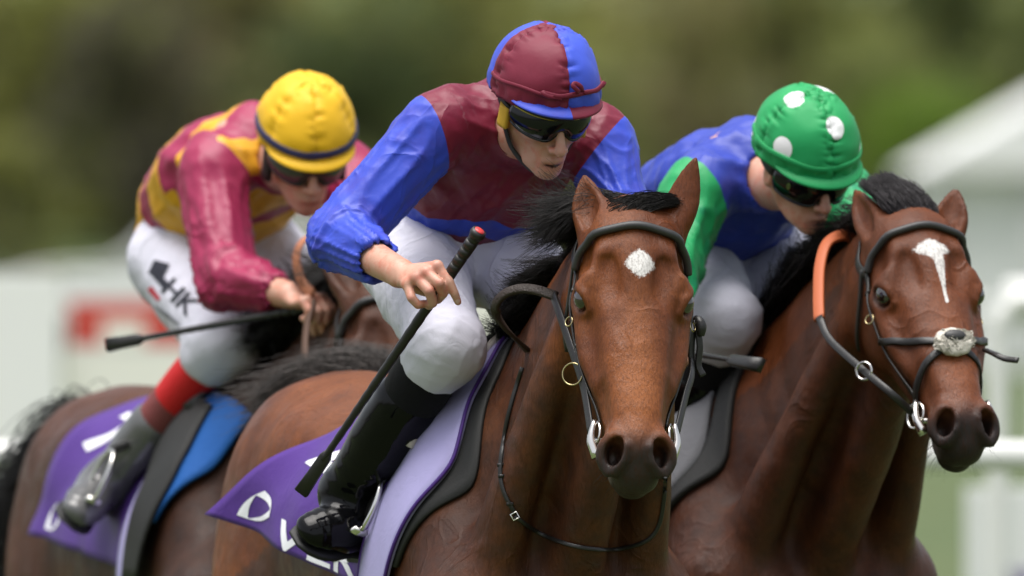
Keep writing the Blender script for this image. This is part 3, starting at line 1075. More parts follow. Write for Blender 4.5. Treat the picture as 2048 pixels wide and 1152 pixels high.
rd = math.radians
starA = lambda u, w: np.clip(1.25 - (np.abs((u - .178) / .036) ** 1.4 + np.abs((w - .006) / .029) ** 1.3) * .75, 0, 1)
starC = lambda u, w: np.clip(np.maximum(1.25 - (np.abs((u - .150) / .030) ** 1.2 + np.abs((w - .002) / .040) ** 1.3) * .75,
                                        1.1 - np.abs(w - .010 - (u - .15) * .02) / (.013 * np.clip(1.1 - (u - .15) / .14, .08, 1)) * .55 - 4 * (u > .30) - 4 * (u < .14)), 0, 1)
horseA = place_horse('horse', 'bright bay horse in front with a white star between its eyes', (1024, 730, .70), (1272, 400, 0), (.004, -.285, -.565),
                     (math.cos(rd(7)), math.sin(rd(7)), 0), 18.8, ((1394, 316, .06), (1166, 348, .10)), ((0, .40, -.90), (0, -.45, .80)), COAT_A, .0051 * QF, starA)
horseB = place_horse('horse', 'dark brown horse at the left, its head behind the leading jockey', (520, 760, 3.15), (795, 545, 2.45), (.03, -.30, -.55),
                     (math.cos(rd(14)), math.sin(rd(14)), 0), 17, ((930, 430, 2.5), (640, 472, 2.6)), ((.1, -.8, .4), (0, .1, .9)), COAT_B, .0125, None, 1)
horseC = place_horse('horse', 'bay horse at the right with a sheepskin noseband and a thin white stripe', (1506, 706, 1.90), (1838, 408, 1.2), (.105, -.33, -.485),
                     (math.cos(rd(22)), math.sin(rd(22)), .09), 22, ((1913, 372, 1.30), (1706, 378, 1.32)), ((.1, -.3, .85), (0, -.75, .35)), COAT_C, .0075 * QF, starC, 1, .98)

# ------------------------------------------------------------------ riders
def basis(fwd, up):
    f = unit(fwd)
    l = unit(np.cross(up, f))
    return np.stack([f, l, np.cross(f, l)], 1)              # columns: forward, left, up


def tri_grid(lo, hi, h, spans=()):
    """three coordinate arrays over a box, finer inside the given (lo, hi, step) boxes"""
    return [axis_grid(lo[i], hi[i], h, [(a[i], b[i], st) for a, b, st in spans]) for i in range(3)]


def field_mesh(F, h, spans=(), project=1):
    lo = np.min([o[1] for o in F.ops], 0); hi = np.max([o[2] for o in F.ops], 0)
    return F.mesh(*tri_grid(lo, hi, h, spans), project=project)


def folds(P, d, fl, fh, seed, sharp=1.6):
    """cloth folds running along direction d: long (low frequency fl) along d, tight (fh) across"""
    d = unit(d)
    a = np.array((0, 0, 1.0)) if abs(d[2]) < .9 else np.array((1.0, 0, 0))
    e1 = unit(np.cross(d, a)); e2 = np.cross(d, e1)
    C = np.stack([P @ d * fl, P @ e1 * fh, P @ e2 * fh], 1)
    C = C + .35 * np.stack([vnoise(C * .6, seed + 50), vnoise(C * .6, seed + 51), vnoise(C * .6, seed + 52)], 1)
    n = vnoise(C, seed)
    n2 = vnoise(C * 2.1, seed + 3)
    r = (1 - np.abs(n)) ** sharp * .7 + (1 - np.abs(n2)) ** sharp * .3
    return r - .45


def silk_material(name, c1, c2, c3=None, rough=.46, fine=.25):
    M = Mat(name, c1, rough)
    c = M.mix(M.math('GREATER_THAN', M.attr('m1'), 0.0), c1, c2)
    if c3 is not None:
        c = M.mix(M.math('GREATER_THAN', M.attr('m2'), 0.0), c, c3)
    pos = M.n('ShaderNodeNewGeometry').outputs['Position']
    n = M.noise(14, 4, .6, pos)
    c = M.mix(M.math('MULTIPLY', M.ramp(n, .4, .8), .25), c, tuple(x * .55 for x in c1))
    M.set('Base Color', c)
    M.set('Sheen Weight', .03)
    M.set('Specular IOR Level', .4)
    M.set('Anisotropic', .3)
    r1 = M.noise(34, 3, .55, pos, dist=.8)
    r2 = M.noise(110, 2, .6, pos, stretch=(1, 1, .35))
    ridge = M.math('ABSOLUTE', M.math('SUBTRACT', r1, .5))
    b = M.bump(ridge, fine * .3, .008)
    b = M.bump(r2, .06, .003, prev=b)
    if fine > .2:
        k = M.noise(.75, 2, .45, M.attr('fc', True), dist=.6)
        k = M.math('POWER', M.math('SUBTRACT', 1.0, M.math('MULTIPLY', M.math('ABSOLUTE', M.math('SUBTRACT', k, .5)), 4.0), clamp=True), 3.0)
        gt_ = M.ramp(M.noise(9, 2, .5, pos), .42, .60)
        M.bump(M.math('MULTIPLY', k, gt_), .34, .006, prev=b)
    return M.m


def cloth_plain(name, col, rough=.75, b1=.25, fine=.2, creases=False):
    M = Mat(name, col, rough)
    pos = M.n('ShaderNodeNewGeometry').outputs['Position']
    n = M.noise(8, 4, .6, pos)
    M.set('Base Color', M.mix(M.math('MULTIPLY', M.ramp(n, .4, .8), .3), col, tuple(x * .72 for x in col)))
    M.set('Sheen Weight', .02)
    M.set('Specular IOR Level', .3)
    r1 = M.noise(22, 3, .55, pos, dist=1.0)
    b = M.bump(M.math('ABSOLUTE', M.math('SUBTRACT', r1, .5)), b1, .012)
    if creases:
        k = M.noise(.8, 2, .45, M.attr('fc', True), dist=.5)
        k = M.math('POWER', M.math('SUBTRACT', 1.0, M.math('MULTIPLY', M.math('ABSOLUTE', M.math('SUBTRACT', k, .5)), 5.0), clamp=True), 2.5)
        b = M.bump(M.math('MULTIPLY', k, M.attr('crease')), .55, .009, prev=b)
    M.bump(M.noise(600, 2, .6, pos), fine, .001, prev=b)
    return M.m


def skin_material(name, col):
    M = Mat(name, col, .46)
    pos = M.n('ShaderNodeNewGeometry').outputs['Position']
    n = M.noise(45, 3, .6, pos)
    n2 = M.noise(400, 2, .6, pos)
    c = M.mix(M.ramp(n, .42, .75), col, (col[0] * 1.0, col[1] * .66, col[2] * .60))
    c = M.mix(M.math('MULTIPLY', M.attr('red'), .75), c, (.36, .085, .07))
    c = M.mix(M.math('MULTIPLY', M.attr('beard'), M.ramp(n2, .35, .7)), c, (col[0] * .42, col[1] * .40, col[2] * .42))
    c = M.mix(M.ramp(M.attr('nail'), .4, .6), c, (.62, .40, .34))
    c = M.mix(M.ramp(M.attr('gap'), .35, .65), c, (.05, .012, .012))
    M.set('Base Color', c)
    M.set('Subsurface Weight', .12)
    M.set('Subsurface Radius', (.012, .005, .003))
    M.set('Subsurface Scale', .6)
    b = M.bump(n2, .25, .0015)
    M.bump(M.noise(120, 2, .5, pos, stretch=(1, 1, .4)), .2, .003, prev=b)
    return M.m


def head_field(F, R, t, open_mouth=.003):
    F.frame(R, t)
    F.add(ell((-.012, 0, .042), (.098, .074, .088)), .02)
    F.add(ell((.030, 0, -.022), (.062, .057, .080)), .03)
    F.pair(lambda s: chain([(-.008, s * .056, -.030), (.018, s * .046, -.072), (.066, s * .016, -.098)], [.013, .011, .012]), .03)
    F.add(ell((.078, 0, -.098), (.017, .019, .015)), .018)
    F.pair(lambda s: ell((.060, s * .045, -.012), (.026, .020, .016)), .022)
    F.add(chain([(.068, -.042, .032), (.088, 0, .030), (.068, .042, .032)], .012), .015)
    F.pair(lambda s: ell((.090, s * .031, .008), (.014, .018, .012)), .015, 's')
    F.add(chain([(.088, 0, .022), (.104, 0, -.006), (.119, 0, -.030)], [.009, .0095, .0115]), .012)
    F.pair(lambda s: ell((.103, s * .0135, -.034), (.012, .0085, .008)), .007)
    F.pair(lambda s: ell((.107, s * .008, -.042), (.006, .004, .004)), .004, 's')
    F.add(ell((.073, 0, -.070), (.022, .030, .026)), .02)
    F.add(chain([(.080, -.025, -.071), (.096, -.007, -.0645), (.096, .007, -.0645), (.080, .025, -.071)], [.004, .0060, .0060, .004]), .006)
    F.add(chain([(.079, -.022, -.079), (.093, 0, -.0855), (.079, .022, -.079)], [.004, .0070, .004]), .006)
    F.add(chain([(.086, -.021, -.0745), (.104, 0, -.0750), (.086, .021, -.0745)], [.002, open_mouth, .002]), .003, 's')
    F.pair(lambda s: chain([(.098, s * .018, -.040), (.086, s * .034, -.066), (.074, s * .033, -.090)], [.0020, .0026, .002]), .010, 's')
    F.pair(lambda s: ell((.048, s * .058, -.062), (.03, .012, .022)), .02, 's')
    F.pair(lambda s: ell((-.008, s * .077, -.008), (.018, .010, .032)), .008)
    F.pair(lambda s: ell((-.002, s * .086, -.006), (.009, .006, .018)), .005, 's')
    F.frame()


def hand_fist(F, wrist, knuckle, curl_dir, side_dir, s=1.0):
    """closed hand: wrist and middle knuckle in world, fingers curl towards curl_dir; side_dir from index to little finger"""
    wrist, knuckle = np.asarray(wrist, float), np.asarray(knuckle, float)
    d = unit(knuckle - wrist)
    c = unit(np.asarray(curl_dir) - d * np.dot(curl_dir, d))
    sd = unit(np.asarray(side_dir) - d * np.dot(side_dir, d) - c * np.dot(side_dir, c))
    pc = wrist * .45 + knuckle * .55 + c * .010
    F.add(chain([wrist, pc, knuckle], [.021 * s, .016 * s, .013 * s], [.026 * s, .038 * s, .040 * s], sd), .012)
    for k, off, L in ((0, -.030, .95), (1, -.010, 1.05), (2, .010, 1.0), (3, .029, .82)):
        a = knuckle + sd * off * s - d * (.004 * abs(k - 1)) * s
        b = a + (d * .030 + c * .022) * L * s
        e = b + (c * .024 - d * .006) * L * s
        g = e - d * .020 * L * s + c * .002
        F.add(chain([a, b, e, g], [.0105 * s, .0100 * s, .0092 * s, .0080 * s], smooth=False), .005)
    a = wrist + sd * -.020 * s + c * .018 * s + d * .02 * s
    b = a + (d * .035 + c * .012 - sd * .012) * s
    F.add(chain([a, b, b + (d * .020 + c * .016 + sd * .016) * s], [.013 * s, .0115 * s, .009 * s]), .008)


def helmet(root, R, t, mat, peak_mat, attr_f, peak_attr, seams=4, n_u=96, n_v=40, cover=True, btn_mat=None, wr=1.0, seed=5, S=1.0):
    """fabric-covered skull cap in the head frame R, t with peak and button"""
    C = np.array((-.010, 0, .056))
    RR = np.array((.128, .103, .118)) * S
    V, loc = [], []
    th = np.linspace(0.02, math.radians(99), n_v)
    ph = np.arange(n_u) * 2 * math.pi / n_u
    T, Pn = np.meshgrid(th, ph, indexing='ij')
    D = np.stack([np.sin(T) * np.cos(Pn), np.sin(T) * np.sin(Pn), np.cos(T)], -1).reshape(-1, 3)
    # rounded square crown: a little boxier than an ellipsoid
    L = D * RR
    sp = 2 * math.pi / seams
    off = ((Pn.ravel() + sp / 2) % sp - sp / 2) * np.sin(T.ravel())           # angle to the nearest seam
    arc = off * .118
    crease = np.exp(-(arc / .018) ** 2)
    along = T.ravel() * 11
    pl = vnoise(np.stack([along * 1.6, Pn.ravel() * 1.2, np.round(Pn.ravel() / sp)], 1), seed)
    dsp = -.0040 * np.exp(-(arc / .004) ** 2) + .0045 * crease * (1 - np.abs(pl)) * np.sign(pl)
    rim = sstep(math.radians(74), math.radians(94), T.ravel())
    dsp += rim * .0045 * vnoise(np.stack([T.ravel() * 5, Pn.ravel() * 13, 0 * along], 1), seed + 1)
    dsp += .004 * fbm(L * 16, seed + 2, 2)
    dsp += .0025 * np.sin(sp * 0 + seams * Pn.ravel()) * 0
    L = L + D * (dsp * wr)[:, None] + C
    # lower edge rises at the front above the goggles
    W = L @ R.T + t
    mb = MB()
    mb.grid(W, n_v, n_u, wrap=True)
    hr = thing_part('helmet', root)
    o = mb.build('cap_cover', mat, hr, attrs=attr_f(L, Pn.ravel(), T.ravel()))
    md = o.modifiers.new('thick', 'SOLIDIFY'); md.thickness = .006; md.offset = -1
    # peak
    pa = np.radians(np.linspace(-68, 68, 41))
    rows, at = [], []
    for k, (ex, dz) in enumerate(((-.006, .006), (.010, .0045), (.020, .001), (.027, -.003), (.030, -.007), (.027, -.009), (.014, -.006), (-.006, -.003))):
        w = np.cos(pa * 90 / 68) ** .6
        e = ex * (w if ex > 0 else 1)
        x = C[0] + (RR[0] + e) * np.cos(pa); y = C[1] + (RR[1] + e) * np.sin(pa)
        z = C[2] - .008 + dz * (1 if ex < 0 else w) - .006 * (np.cos(pa) ** 2) * (max(ex, 0) / .03)
        rows.append(np.stack([x, y, z], 1))
    Lp = np.concatenate(rows)
    mp = MB(); mp.grid(Lp @ R.T + t, len(rows), 41)
    mp.build('peak', peak_mat, hr, attrs=peak_attr(Lp))
    # button on the crown
    mb = MB(); mb.ellipsoid((0, 0, 0), (.013, .013, .006))
    mb.V = [(x + C + (0, 0, RR[2] + .002)) @ R.T + t for x in mb.V]
    mb.build('button', btn_mat or peak_mat, hr, attrs={'m1': np.full(mb.n, -1.0), 'm2': np.full(mb.n, -1.0)})
    return hr, C, RR


def thing_part(name, root):
    """an empty that groups the pieces of one part"""
    o = bpy.data.objects.new(name, None)
    COL.objects.link(o)
    o.parent = root
    o.matrix_parent_inverse = root.matrix_world.inverted()
    o.matrix_world = root.matrix_world.copy()
    return o


def shell_patch(name, f, nu, nv, thick, mat, parent):
    """thin curved plate: f(a, b) for a, b in 0..1 gives points; closed with a back face"""
    A, B = np.meshgrid(np.linspace(0, 1, nu), np.linspace(0, 1, nv), indexing='ij')
    V = f(A.ravel(), B.ravel())
    mb = MB(); mb.grid(V, nu, nv)
    o = mb.build(name, mat, parent)
    md = o.modifiers.new('thick', 'SOLIDIFY'); md.thickness = thick; md.offset = 0
    return o


def goggles(root, R, t, lens_mat, frame_mat, strap_mat, edge_mat=None, top=.034, bot=-.024, rx=.108, ry=.083):
    g = thing_part('goggles', root)

    def f(a, b, grow=0.0):
        an = np.radians(-74 + 148 * a)
        nose = np.exp(-((a - .5) / .085) ** 2)
        lo = bot + .020 * nose + .010 * np.abs(2 * a - 1) ** 3
        hi = top - .004 * np.abs(2 * a - 1) ** 2
        z = lo + (hi - lo) * b
        bul = .010 * np.sin(np.pi * b) + grow
        x = (rx + bul) * np.cos(an) - .008 * nose * (1 - b)
        y = (ry + bul) * np.sin(an)
        return np.stack([x, y, z], 1) @ R.T + t
    shell_patch('lens', f, 44, 10, .003, lens_mat, g)
    A = np.linspace(0, 1, 60)
    loop = np.concatenate([f(A, 0 * A + 1, .001), f(A[::-1], 0 * A, .001)])
    mb = MB(); mb.tube(loop, .0034, 6, closed=True); mb.build('rim', frame_mat, g)
    an = np.radians(np.linspace(72, 288, 40))
    x, y = .104 * np.cos(an) - .010, .090 * np.sin(an)
    band = np.stack([x, y, .004 + .030 * (1 - np.cos(an)) / 2], 1)
    nrm = np.stack([np.cos(an), np.sin(an), 0 * an], 1) @ R.T
    mb = MB(); mb.tube(band @ R.T + t, 1, flat=(.010, .002), ref=None, twist_ref=nrm) if False else None
    V, Q, T = tube_arrays(band @ R.T + t, 1, flat=(.011, .002), ref=nrm)
    m2 = MB(); m2.add(V, Q, T); m2.build('strap', strap_mat, g)
    return g, f


def shoe(F, ankle, toe, up, heel=None):
    """boot foot from heel to toe under the ankle"""
    ankle, toe, up = np.asarray(ankle), np.asarray(toe), unit(up)
    d = unit(toe - ankle)
    if heel is None:
        heel = ankle - d * .050 - up * .045
    ax = unit(toe - heel)
    side = unit(np.cross(ax, up))
    up2 = np.cross(side, ax)
    F.add(chain([heel, heel * .62 + toe * .38 + up2 * .012, heel * .3 + toe * .7 + up2 * .004, toe - ax * .02], [.038, .044, .038, .024], [.036, .042, .048, .036], side), .02)
    F.add(chain([ankle, ankle * .5 + heel * .35 + toe * .15, heel * .6 + toe * .4], [.052, .052, .042]), .03)
    return heel, ax, up2, side


def build_rider(spec):
    """one rider; spec holds joints (world points), frames, colours and options. Returns the root empty"""
    J = {k: np.asarray(v, float) for k, v in spec['J'].items()}
    root = thing('person', spec['label'], 'person', J['pelvis'] * (1, 1, 0) + (0, 0, J['pelvis'][2] - .1))
    R, t = spec['head']
    tl = unit(J['neck'] - J['pelvis'])                               # torso axis
    lat = unit(J['sh_l'] - J['sh_r'])
    lat = unit(lat - tl * np.dot(lat, tl))
    fr = np.cross(lat, tl)                                          # out of the chest? sign fixed below
    if np.dot(fr, R[:, 0]) < 0: fr = -fr
    mid = lambda a, b, f=.5: J[a] * (1 - f) + J[b] * f
    hero = spec.get('hero', False)
    g = spec.get('leg', 1.0)
    h0 = .009 if hero else .012
    # ---- body: one continuous skin
    B = Field()
    head_field(B, R, t, spec.get('mouth', .0035))
    nb = J['neck']
    B.add(chain([R @ np.array((-.018, 0, -.045)) + t, (R @ np.array((-.03, 0, -.10)) + t) * .6 + nb * .4, nb], [.050, .053, .062]), .025)
    B.add(chain([nb, mid('neck', 'pelvis', .3), mid('neck', 'pelvis', .7), J['pelvis']], [.07, .085, .075, .085], [.12, .13, .11, .12], lat), .05)
    for s in 'lr':
        B.add(chain([nb, J['sh_' + s]], [.05, .045], smooth=False), .04)
        B.add(chain([J['sh_' + s], J['el_' + s], J['wr_' + s]], [.042, .042, .030], smooth=False), .015)
        B.add(chain([J['hip_' + s], J['kn_' + s], J['an_' + s]], [.075, .042, .020], smooth=False), .03)
        hl_ = J.get('heel_' + s, J['an_' + s])
        B.add(chain([J['an_' + s], hl_ * .35 + J['an_' + s] * .25 + J['toe_' + s] * .4, hl_ * .3 + J['toe_' + s] * .7], [.018, .016, .014], smooth=False), .01)
    spans = [(t - .10, t + .10, .0036 if hero else .006)]
    spec['hands'](B, J, spans)
    V, Q = field_mesh(B, .018, spans, 1)
    hl = (V - t) @ R
    x, y, z = hl.T
    inh = (np.abs(x) < .2) & (np.abs(y) < .12) & (np.abs(z) < .2)
    lips = np.exp(-(((z + .0755) / .013) ** 2) - (y / .024) ** 2 - ((x - .09) / .016) ** 2)
    gap = np.exp(-((z + .0747) / .0032) ** 2 - (y / .019) ** 4) * (x > .08) * inh
    red = 1.0 * lips + .5 * np.exp(-((x - .116) / .014) ** 2 - ((z + .03) / .014) ** 2 - (y / .02) ** 2)
    red += .30 * np.exp(-((np.abs(y) - .045) / .02) ** 2 - ((z + .025) / .025) ** 2) * (x > .02)
    beard = .10 * sstep(-.035, -.06, z) * (x > -.02) * (1 - lips) * inh
    red, beard = red * inh, beard
    nail = np.zeros(len(V))
    for p, rad in spec.get('knuckles', ()):
        red = red + .55 * np.exp(-((V - p) ** 2).sum(1) / rad ** 2)
    for p, rad in spec.get('nails', ()):
        nail = np.maximum(nail, (((V - p) ** 2).sum(1) < rad ** 2).astype(float))
    mesh_np('body', V, Q, spec['skin'], root, attrs={'red': np.clip(red, 0, 1), 'beard': beard, 'nail': nail, 'gap': gap})
    # ---- silks
    C = Field()
    hem = J['pelvis'] + tl * .02 + fr * .02
    wz = spec.get('puff', 1.0)
    C.add(chain([hem, mid('neck', 'pelvis', .72) - fr * .012, mid('neck', 'pelvis', .38) - fr * .004, mid('neck', 'pelvis', .14)], [.105 * wz, .118 * wz, .128, .092], [.150, .158 * wz, .176, .135], lat, n=9), .04)
    for s in 'lr':
        C.add(chain([nb + tl * .0, J['sh_' + s]], [.070, .066], smooth=False), .05)
        C.add(chain([J['sh_' + s] * .75 + nb * .25, J['sh_' + s], mid('sh_' + s, 'el_' + s), J['el_' + s]], [.072, .072, .066, .060]), .035)
        cf = mid('el_' + s, 'wr_' + s, spec.get('cuff', {}).get(s, .80))
        C.add(chain([J['el_' + s], mid('el_' + s, 'wr_' + s, .25), mid('el_' + s, 'wr_' + s, .55), cf], [.060, .058, .050, .037]), .02)
    for p in spec.get('extra', ()): C.add(*p)
    ne = R @ np.array((-.03, 0, -.115)) + t
    C.add(chain([nb * .5 + ne * .5, nb], [.060, .075], smooth=False), .03)
    C.add(chain([t + R @ np.array((-.01, 0, -.03)), nb * .6 + ne * .4], [.052, .056], smooth=False), .012, 's')
    for s in 'lr':                                                   # open cuffs
        cf = mid('el_' + s, 'wr_' + s, spec.get('cuff', {}).get(s, .80))
        dd = unit(J['wr_' + s] - J['el_' + s])
        C.add(chain([cf + dd * .012, cf + dd * .08], [.031, .040], smooth=False), .006, 's')
    lo = np.min([o[1] for o in C.ops], 0); hi = np.max([o[2] for o in C.ops], 0)
    V, Q = C.mesh(*tri_grid(lo, hi, .0050 if hero else .0095), project=1)
    N = vnormals(V, Q)
    dsp = np.zeros(len(V))
    arm_t = {}
    fc = np.stack([V @ unit(lat + fr * .3) * 3, V @ tl * 9, V @ fr * 9], 1)
    bestd = np.full(len(V), .085)
    for s in 'lr':
        def seg(a, b):
            ab = J[b] - J[a]
            h = ((V - J[a]) @ ab) / (ab @ ab)
            return h, np.linalg.norm(V - J[a] - np.clip(h, 0, 1)[:, None] * ab, axis=1)
        hu, du = seg('sh_' + s, 'el_' + s)
        hf, df = seg('el_' + s, 'wr_' + s)
        up_ = np.exp(-(np.maximum(du - .05, 0) / .03) ** 2) * sstep(-.1, .25, hu) * (hu < 1.3)
        fo_ = np.exp(-(np.maximum(df - .045, 0) / .03) ** 2) * sstep(-.15, .1, hf)
        arm_t[s] = (hu, du, hf, df)
        ua, fa = unit(J['el_' + s] - J['sh_' + s]), unit(J['wr_' + s] - J['el_' + s])
        bend = unit(np.cross(ua, fa))
        nearel = np.exp(-(np.linalg.norm(V - J['el_' + s], axis=1) / .12) ** 2)
        for (o, ax, mask, ln, sd_) in ((J['sh_' + s], ua, up_, np.linalg.norm(J['el_' + s] - J['sh_' + s]), 11), (J['el_' + s], fa, fo_, np.linalg.norm(J['wr_' + s] - J['el_' + s]), 23)):
            q = V - o
            al = q @ ax
            e2 = np.cross(ax, bend)
            ph = np.arctan2(q @ e2, q @ bend)
            sp_ = al * 15 + .9 * np.sin(ph + 1.3) + .5 * np.sin(2 * ph + sd_)
            c1 = np.stack([sp_, np.cos(ph) * .9, np.sin(ph) * .9], 1) + sd_
            c1 = c1 + .3 * np.stack([vnoise(c1 * 1.3, sd_ + 9), 0 * al, 0 * al], 1)
            ringf = (1 - np.abs(vnoise(c1, sd_))) ** 2.6 - .3
            c2 = np.stack([al * 5 + .8 * np.sin(ph), np.cos(ph) * 2.6, np.sin(ph) * 2.6], 1) + sd_ * 3
            longf = (1 - np.abs(vnoise(c2, sd_ + 1))) ** 2.4 - .3
            c3 = np.stack([al * 34 + 1.6 * np.sin(ph + .5), np.cos(ph) * 1.6, np.sin(ph) * 1.6], 1) + sd_ * 5
            finef = (1 - np.abs(vnoise(c3, sd_ + 2))) ** 2.0 - .35
            amp = spec.get('armfold', 1.0)
            dd_ = np.linalg.norm(q - np.clip(al, 0, ln)[:, None] * ax, axis=1)
            mk = dd_ < bestd
            fc[mk] = (c1 * (.9, 1.2, 1.2))[mk]
            bestd = np.where(mk, dd_, bestd)
            dsp += amp * mask * ((.0025 + .0125 * nearel) * ringf + .0105 * longf * (1 - .5 * nearel) + (.0006 + .0030 * nearel) * finef)
    arms = np.minimum(np.minimum(arm_t['l'][1], arm_t['l'][3]), np.minimum(arm_t['r'][1], arm_t['r'][3]))
    tor = sstep(.06, .10, arms)
    for s, sg in (('l', 1), ('r', -1)):
        dirn = unit(fr * .6 - tl * .55 - lat * sg * .55)
        near = np.exp(-(np.linalg.norm(V - (J['sh_' + s] - tl * .06), axis=1) / .17) ** 2)
        dsp += tor * near * .026 * folds(V, dirn, 2.0, 13, 31 if s == 'l' else 37)
    dsp += tor * .010 * folds(V, unit(lat + fr * .3), 1.8, 9, 41, 2.6) + tor * .010 * folds(V, unit(tl + lat * .35), 2.2, 13, 43, 2.8) + tor * .003 * folds(V, unit(tl - lat * .6), 5, 30, 47, 2.4)
    V = V + N * (dsp * spec.get('fold', 1.0))[:, None]
    pat = spec['pattern'](V, dict(J=J, arm=arm_t, tl=tl, lat=lat, fr=fr, R=R, t=t))
    pat['fc'] = fc
    mesh_np('silks_jacket', V, Q, spec['silk'], root, attrs=pat)
    # ---- breeches
    K = Field()
    K.add(chain([J['hip_l'] * .9 + J['hip_r'] * .1, J['hip_r'] * .9 + J['hip_l'] * .1], [.112, .112], smooth=False), .03)
    K.add(ell(J['pelvis'] - tl * .01, (.10, .10, .10)), .06)
    for s in 'lr':
        kn, hp_, an = J['kn_' + s], J['hip_' + s], J['an_' + s]
        K.add(chain([hp_, hp_ * .55 + kn * .45 , kn * .85 + hp_ * .15, kn], [.104, .098, .080, .074]), .04)
        K.add(chain([kn, kn * .95 + an * .05, kn * .90 + an * .10], [.076, .0745, .0715]), .03)
    lo = np.min([o[1] for o in K.ops], 0); hi = np.max([o[2] for o in K.ops], 0)
    V, Q = K.mesh(*tri_grid(lo, hi, .006 if hero else .010), project=1)
    N = vnormals(V, Q)
    dsp = np.zeros(len(V))
    for s in 'lr':
        kd = np.linalg.norm(V - J['kn_' + s], axis=1)
        th = unit(J['kn_' + s] - J['hip_' + s]); sh = unit(J['an_' + s] - J['kn_' + s])
        side = unit(np.cross(th, sh))
        dsp += np.exp(-(kd / .13) ** 2) * .0065 * folds(V, unit(side + th * .25), 4.5, 26, 61, 1.7)
        hd = np.linalg.norm(V - J['hip_' + s], axis=1)
        dsp += np.exp(-(hd / .16) ** 2) * .014 * folds(V, unit(side + fr * .4), 3, 16, 67, 2.4)
    dsp += .0055 * folds(V, unit(tl + lat * .3), 2.4, 10, 71, 2.2)
    V = V + N * dsp[:, None]
    fcb = np.stack([V @ fr * 6, V @ lat * 3, V @ tl * 6], 1); bd = np.full(len(V), 9.0); cr = np.full(len(V), .42); endm = np.ones(len(V))
    for s in 'lr':
        th = unit(J['kn_' + s] - J['hip_' + s]); q = V - J['kn_' + s]
        side = unit(np.cross(th, unit(J['an_' + s] - J['kn_' + s]))); e2 = np.cross(th, side)
        al = q @ th; dd_ = np.linalg.norm(q - np.minimum(al, 0)[:, None] * th, axis=1)
        mk = dd_ < np.minimum(bd, .16)
        ph = np.arctan2(q @ e2, q @ side)
        fcb[mk] = np.stack([al * 24 + 1.2 * np.sin(ph), np.cos(ph) * 1.3, np.sin(ph) * 1.3], 1)[mk]
        bd = np.where(mk, dd_, bd)
        endm = endm * np.where(mk, sstep(.02, -.03, al), 1)
        cr = np.maximum(cr, np.maximum(np.exp(-(np.linalg.norm(q, axis=1) / .12) ** 2) * sstep(.0, -.05, al) * sstep(.03, .065, np.linalg.norm(q - al[:, None] * th, axis=1)), .8 * np.exp(-(np.linalg.norm(V - J['hip_' + s], axis=1) / .14) ** 2)))
    ko = mesh_np('breeches', V, Q, spec['breeches'], root, attrs={'fc': fcb, 'crease': cr * endm})
    # ---- legs below the knee: stocking and boot
    for s in 'lr':
        kn, an, toe = J['kn_' + s], J['an_' + s], J['toe_' + s]
        sh = unit(an - kn)
        L = Field()
        top = spec.get('boot_top', .40)
        L.add(chain([kn * .90 + an * .10, kn * .72 + an * .28, kn * (1 - top - .06) + an * (top + .06)], [.064 * g, .0665 * g, .061 * g]), .01)
        V, Q = field_mesh(L, .008)
        mesh_np('stocking', V, Q, spec['sock'], root)
        if spec.get('cuffband') is not None:
            L = Field()
            L.add(chain([kn * .88 + an * .12, kn * .74 + an * .26, kn * .60 + an * .40], [.067 * g, .0695 * g, .066 * g]), .01)
            V, Q = field_mesh(L, .008)
            mesh_np('gaiter', V, Q, spec['cuffband'], root)
        L = Field()
        L.add(chain([kn * (1 - top) + an * top, kn * (.6 - top * .6) + an * (.4 + top * .6), kn * .12 + an * .88, an], [.0705 * g, .0670 * g, .056 * g, .052 * g]), .02)
        up_ = -sh
        heel, sax, sup, sside = shoe(L, an, toe, up_, J.get('heel_' + s))
        V, Q = field_mesh(L, .0055 if hero else .008)
        N = vnormals(V, Q)
        da = np.linalg.norm(V - (an - sh * .025), axis=1)
        side = unit(np.cross(sh, toe - an))
        dsp = np.exp(-(da / .075) ** 2) * .0085 * folds(V, unit(side + sh * .25), 4, 24, 81) + .0022 * folds(V, unit(sh + side * .5), 3, 9, 83, 1.2) * sstep(.02, .10, (V - (kn * (1 - top) + an * top)) @ sh)
        dsp += .0022 * folds(V, unit(side + sh * .4), 3, 10, 85, 1.2) * sstep(.02, .10, (V - (kn * (1 - top) + an * top)) @ sh)
        V = V + N * dsp[:, None]
        bo = mesh_np('boot', V, Q, spec['boot'], root)
        # sole
        path = [heel - sax * .036 - sup * .034, heel + sax * .02 - sup * .036, heel * .5 + toe * .5 - sup * .036, toe - sup * .026 + sax * .006]
        V, Q, T = tube_arrays(spline(path, 14), np.array([.6, .85, .95, 1, 1, .95, .9, .95, 1.05, 1.15, 1.2, 1.15, .95, .5]), flat=(.040, .006), ref=sup)
        m = MB(); m.add(V, Q, T); m.build('sole', spec['sole'], bo)
    return root, dict(J=J, tl=tl, lat=lat, fr=fr, silks=C, breeches=K, root=root)


SKIN = skin_material('skin', (.56, .305, .220))
BOOT = Mat('patent_boot', (.003, .003, .0035), .10, Specular_IOR_Level=.2)
BOOT.bump(BOOT.noise(16, 2, .5, dist=.6), .18, .012)
BOOT = BOOT.m
BOOT2 = Mat('patent_boot_pale', (.10, .10, .10), .2, Specular_IOR_Level=.7).m
SOLE = Mat('sole_rubber', (.012, .012, .012), .6).m
BLACKCLOTH = cloth_plain('black_stocking', (.0035, .0035, .004), .95)
WHITEC = cloth_plain('white_breeches', (.64, .63, .72), .7, .2, creases=True)
BLACKPL = Mat('goggle_black', (.004, .004, .005), .12).m
BLACKST = Mat('strap_black', (.010, .010, .011), .6).m
LENS = Mat('dark_lens', (.004, .004, .006), .10, Specular_IOR_Level=.35).m
YELF = Mat('yellow_foam', (.62, .36, .03), .7).m

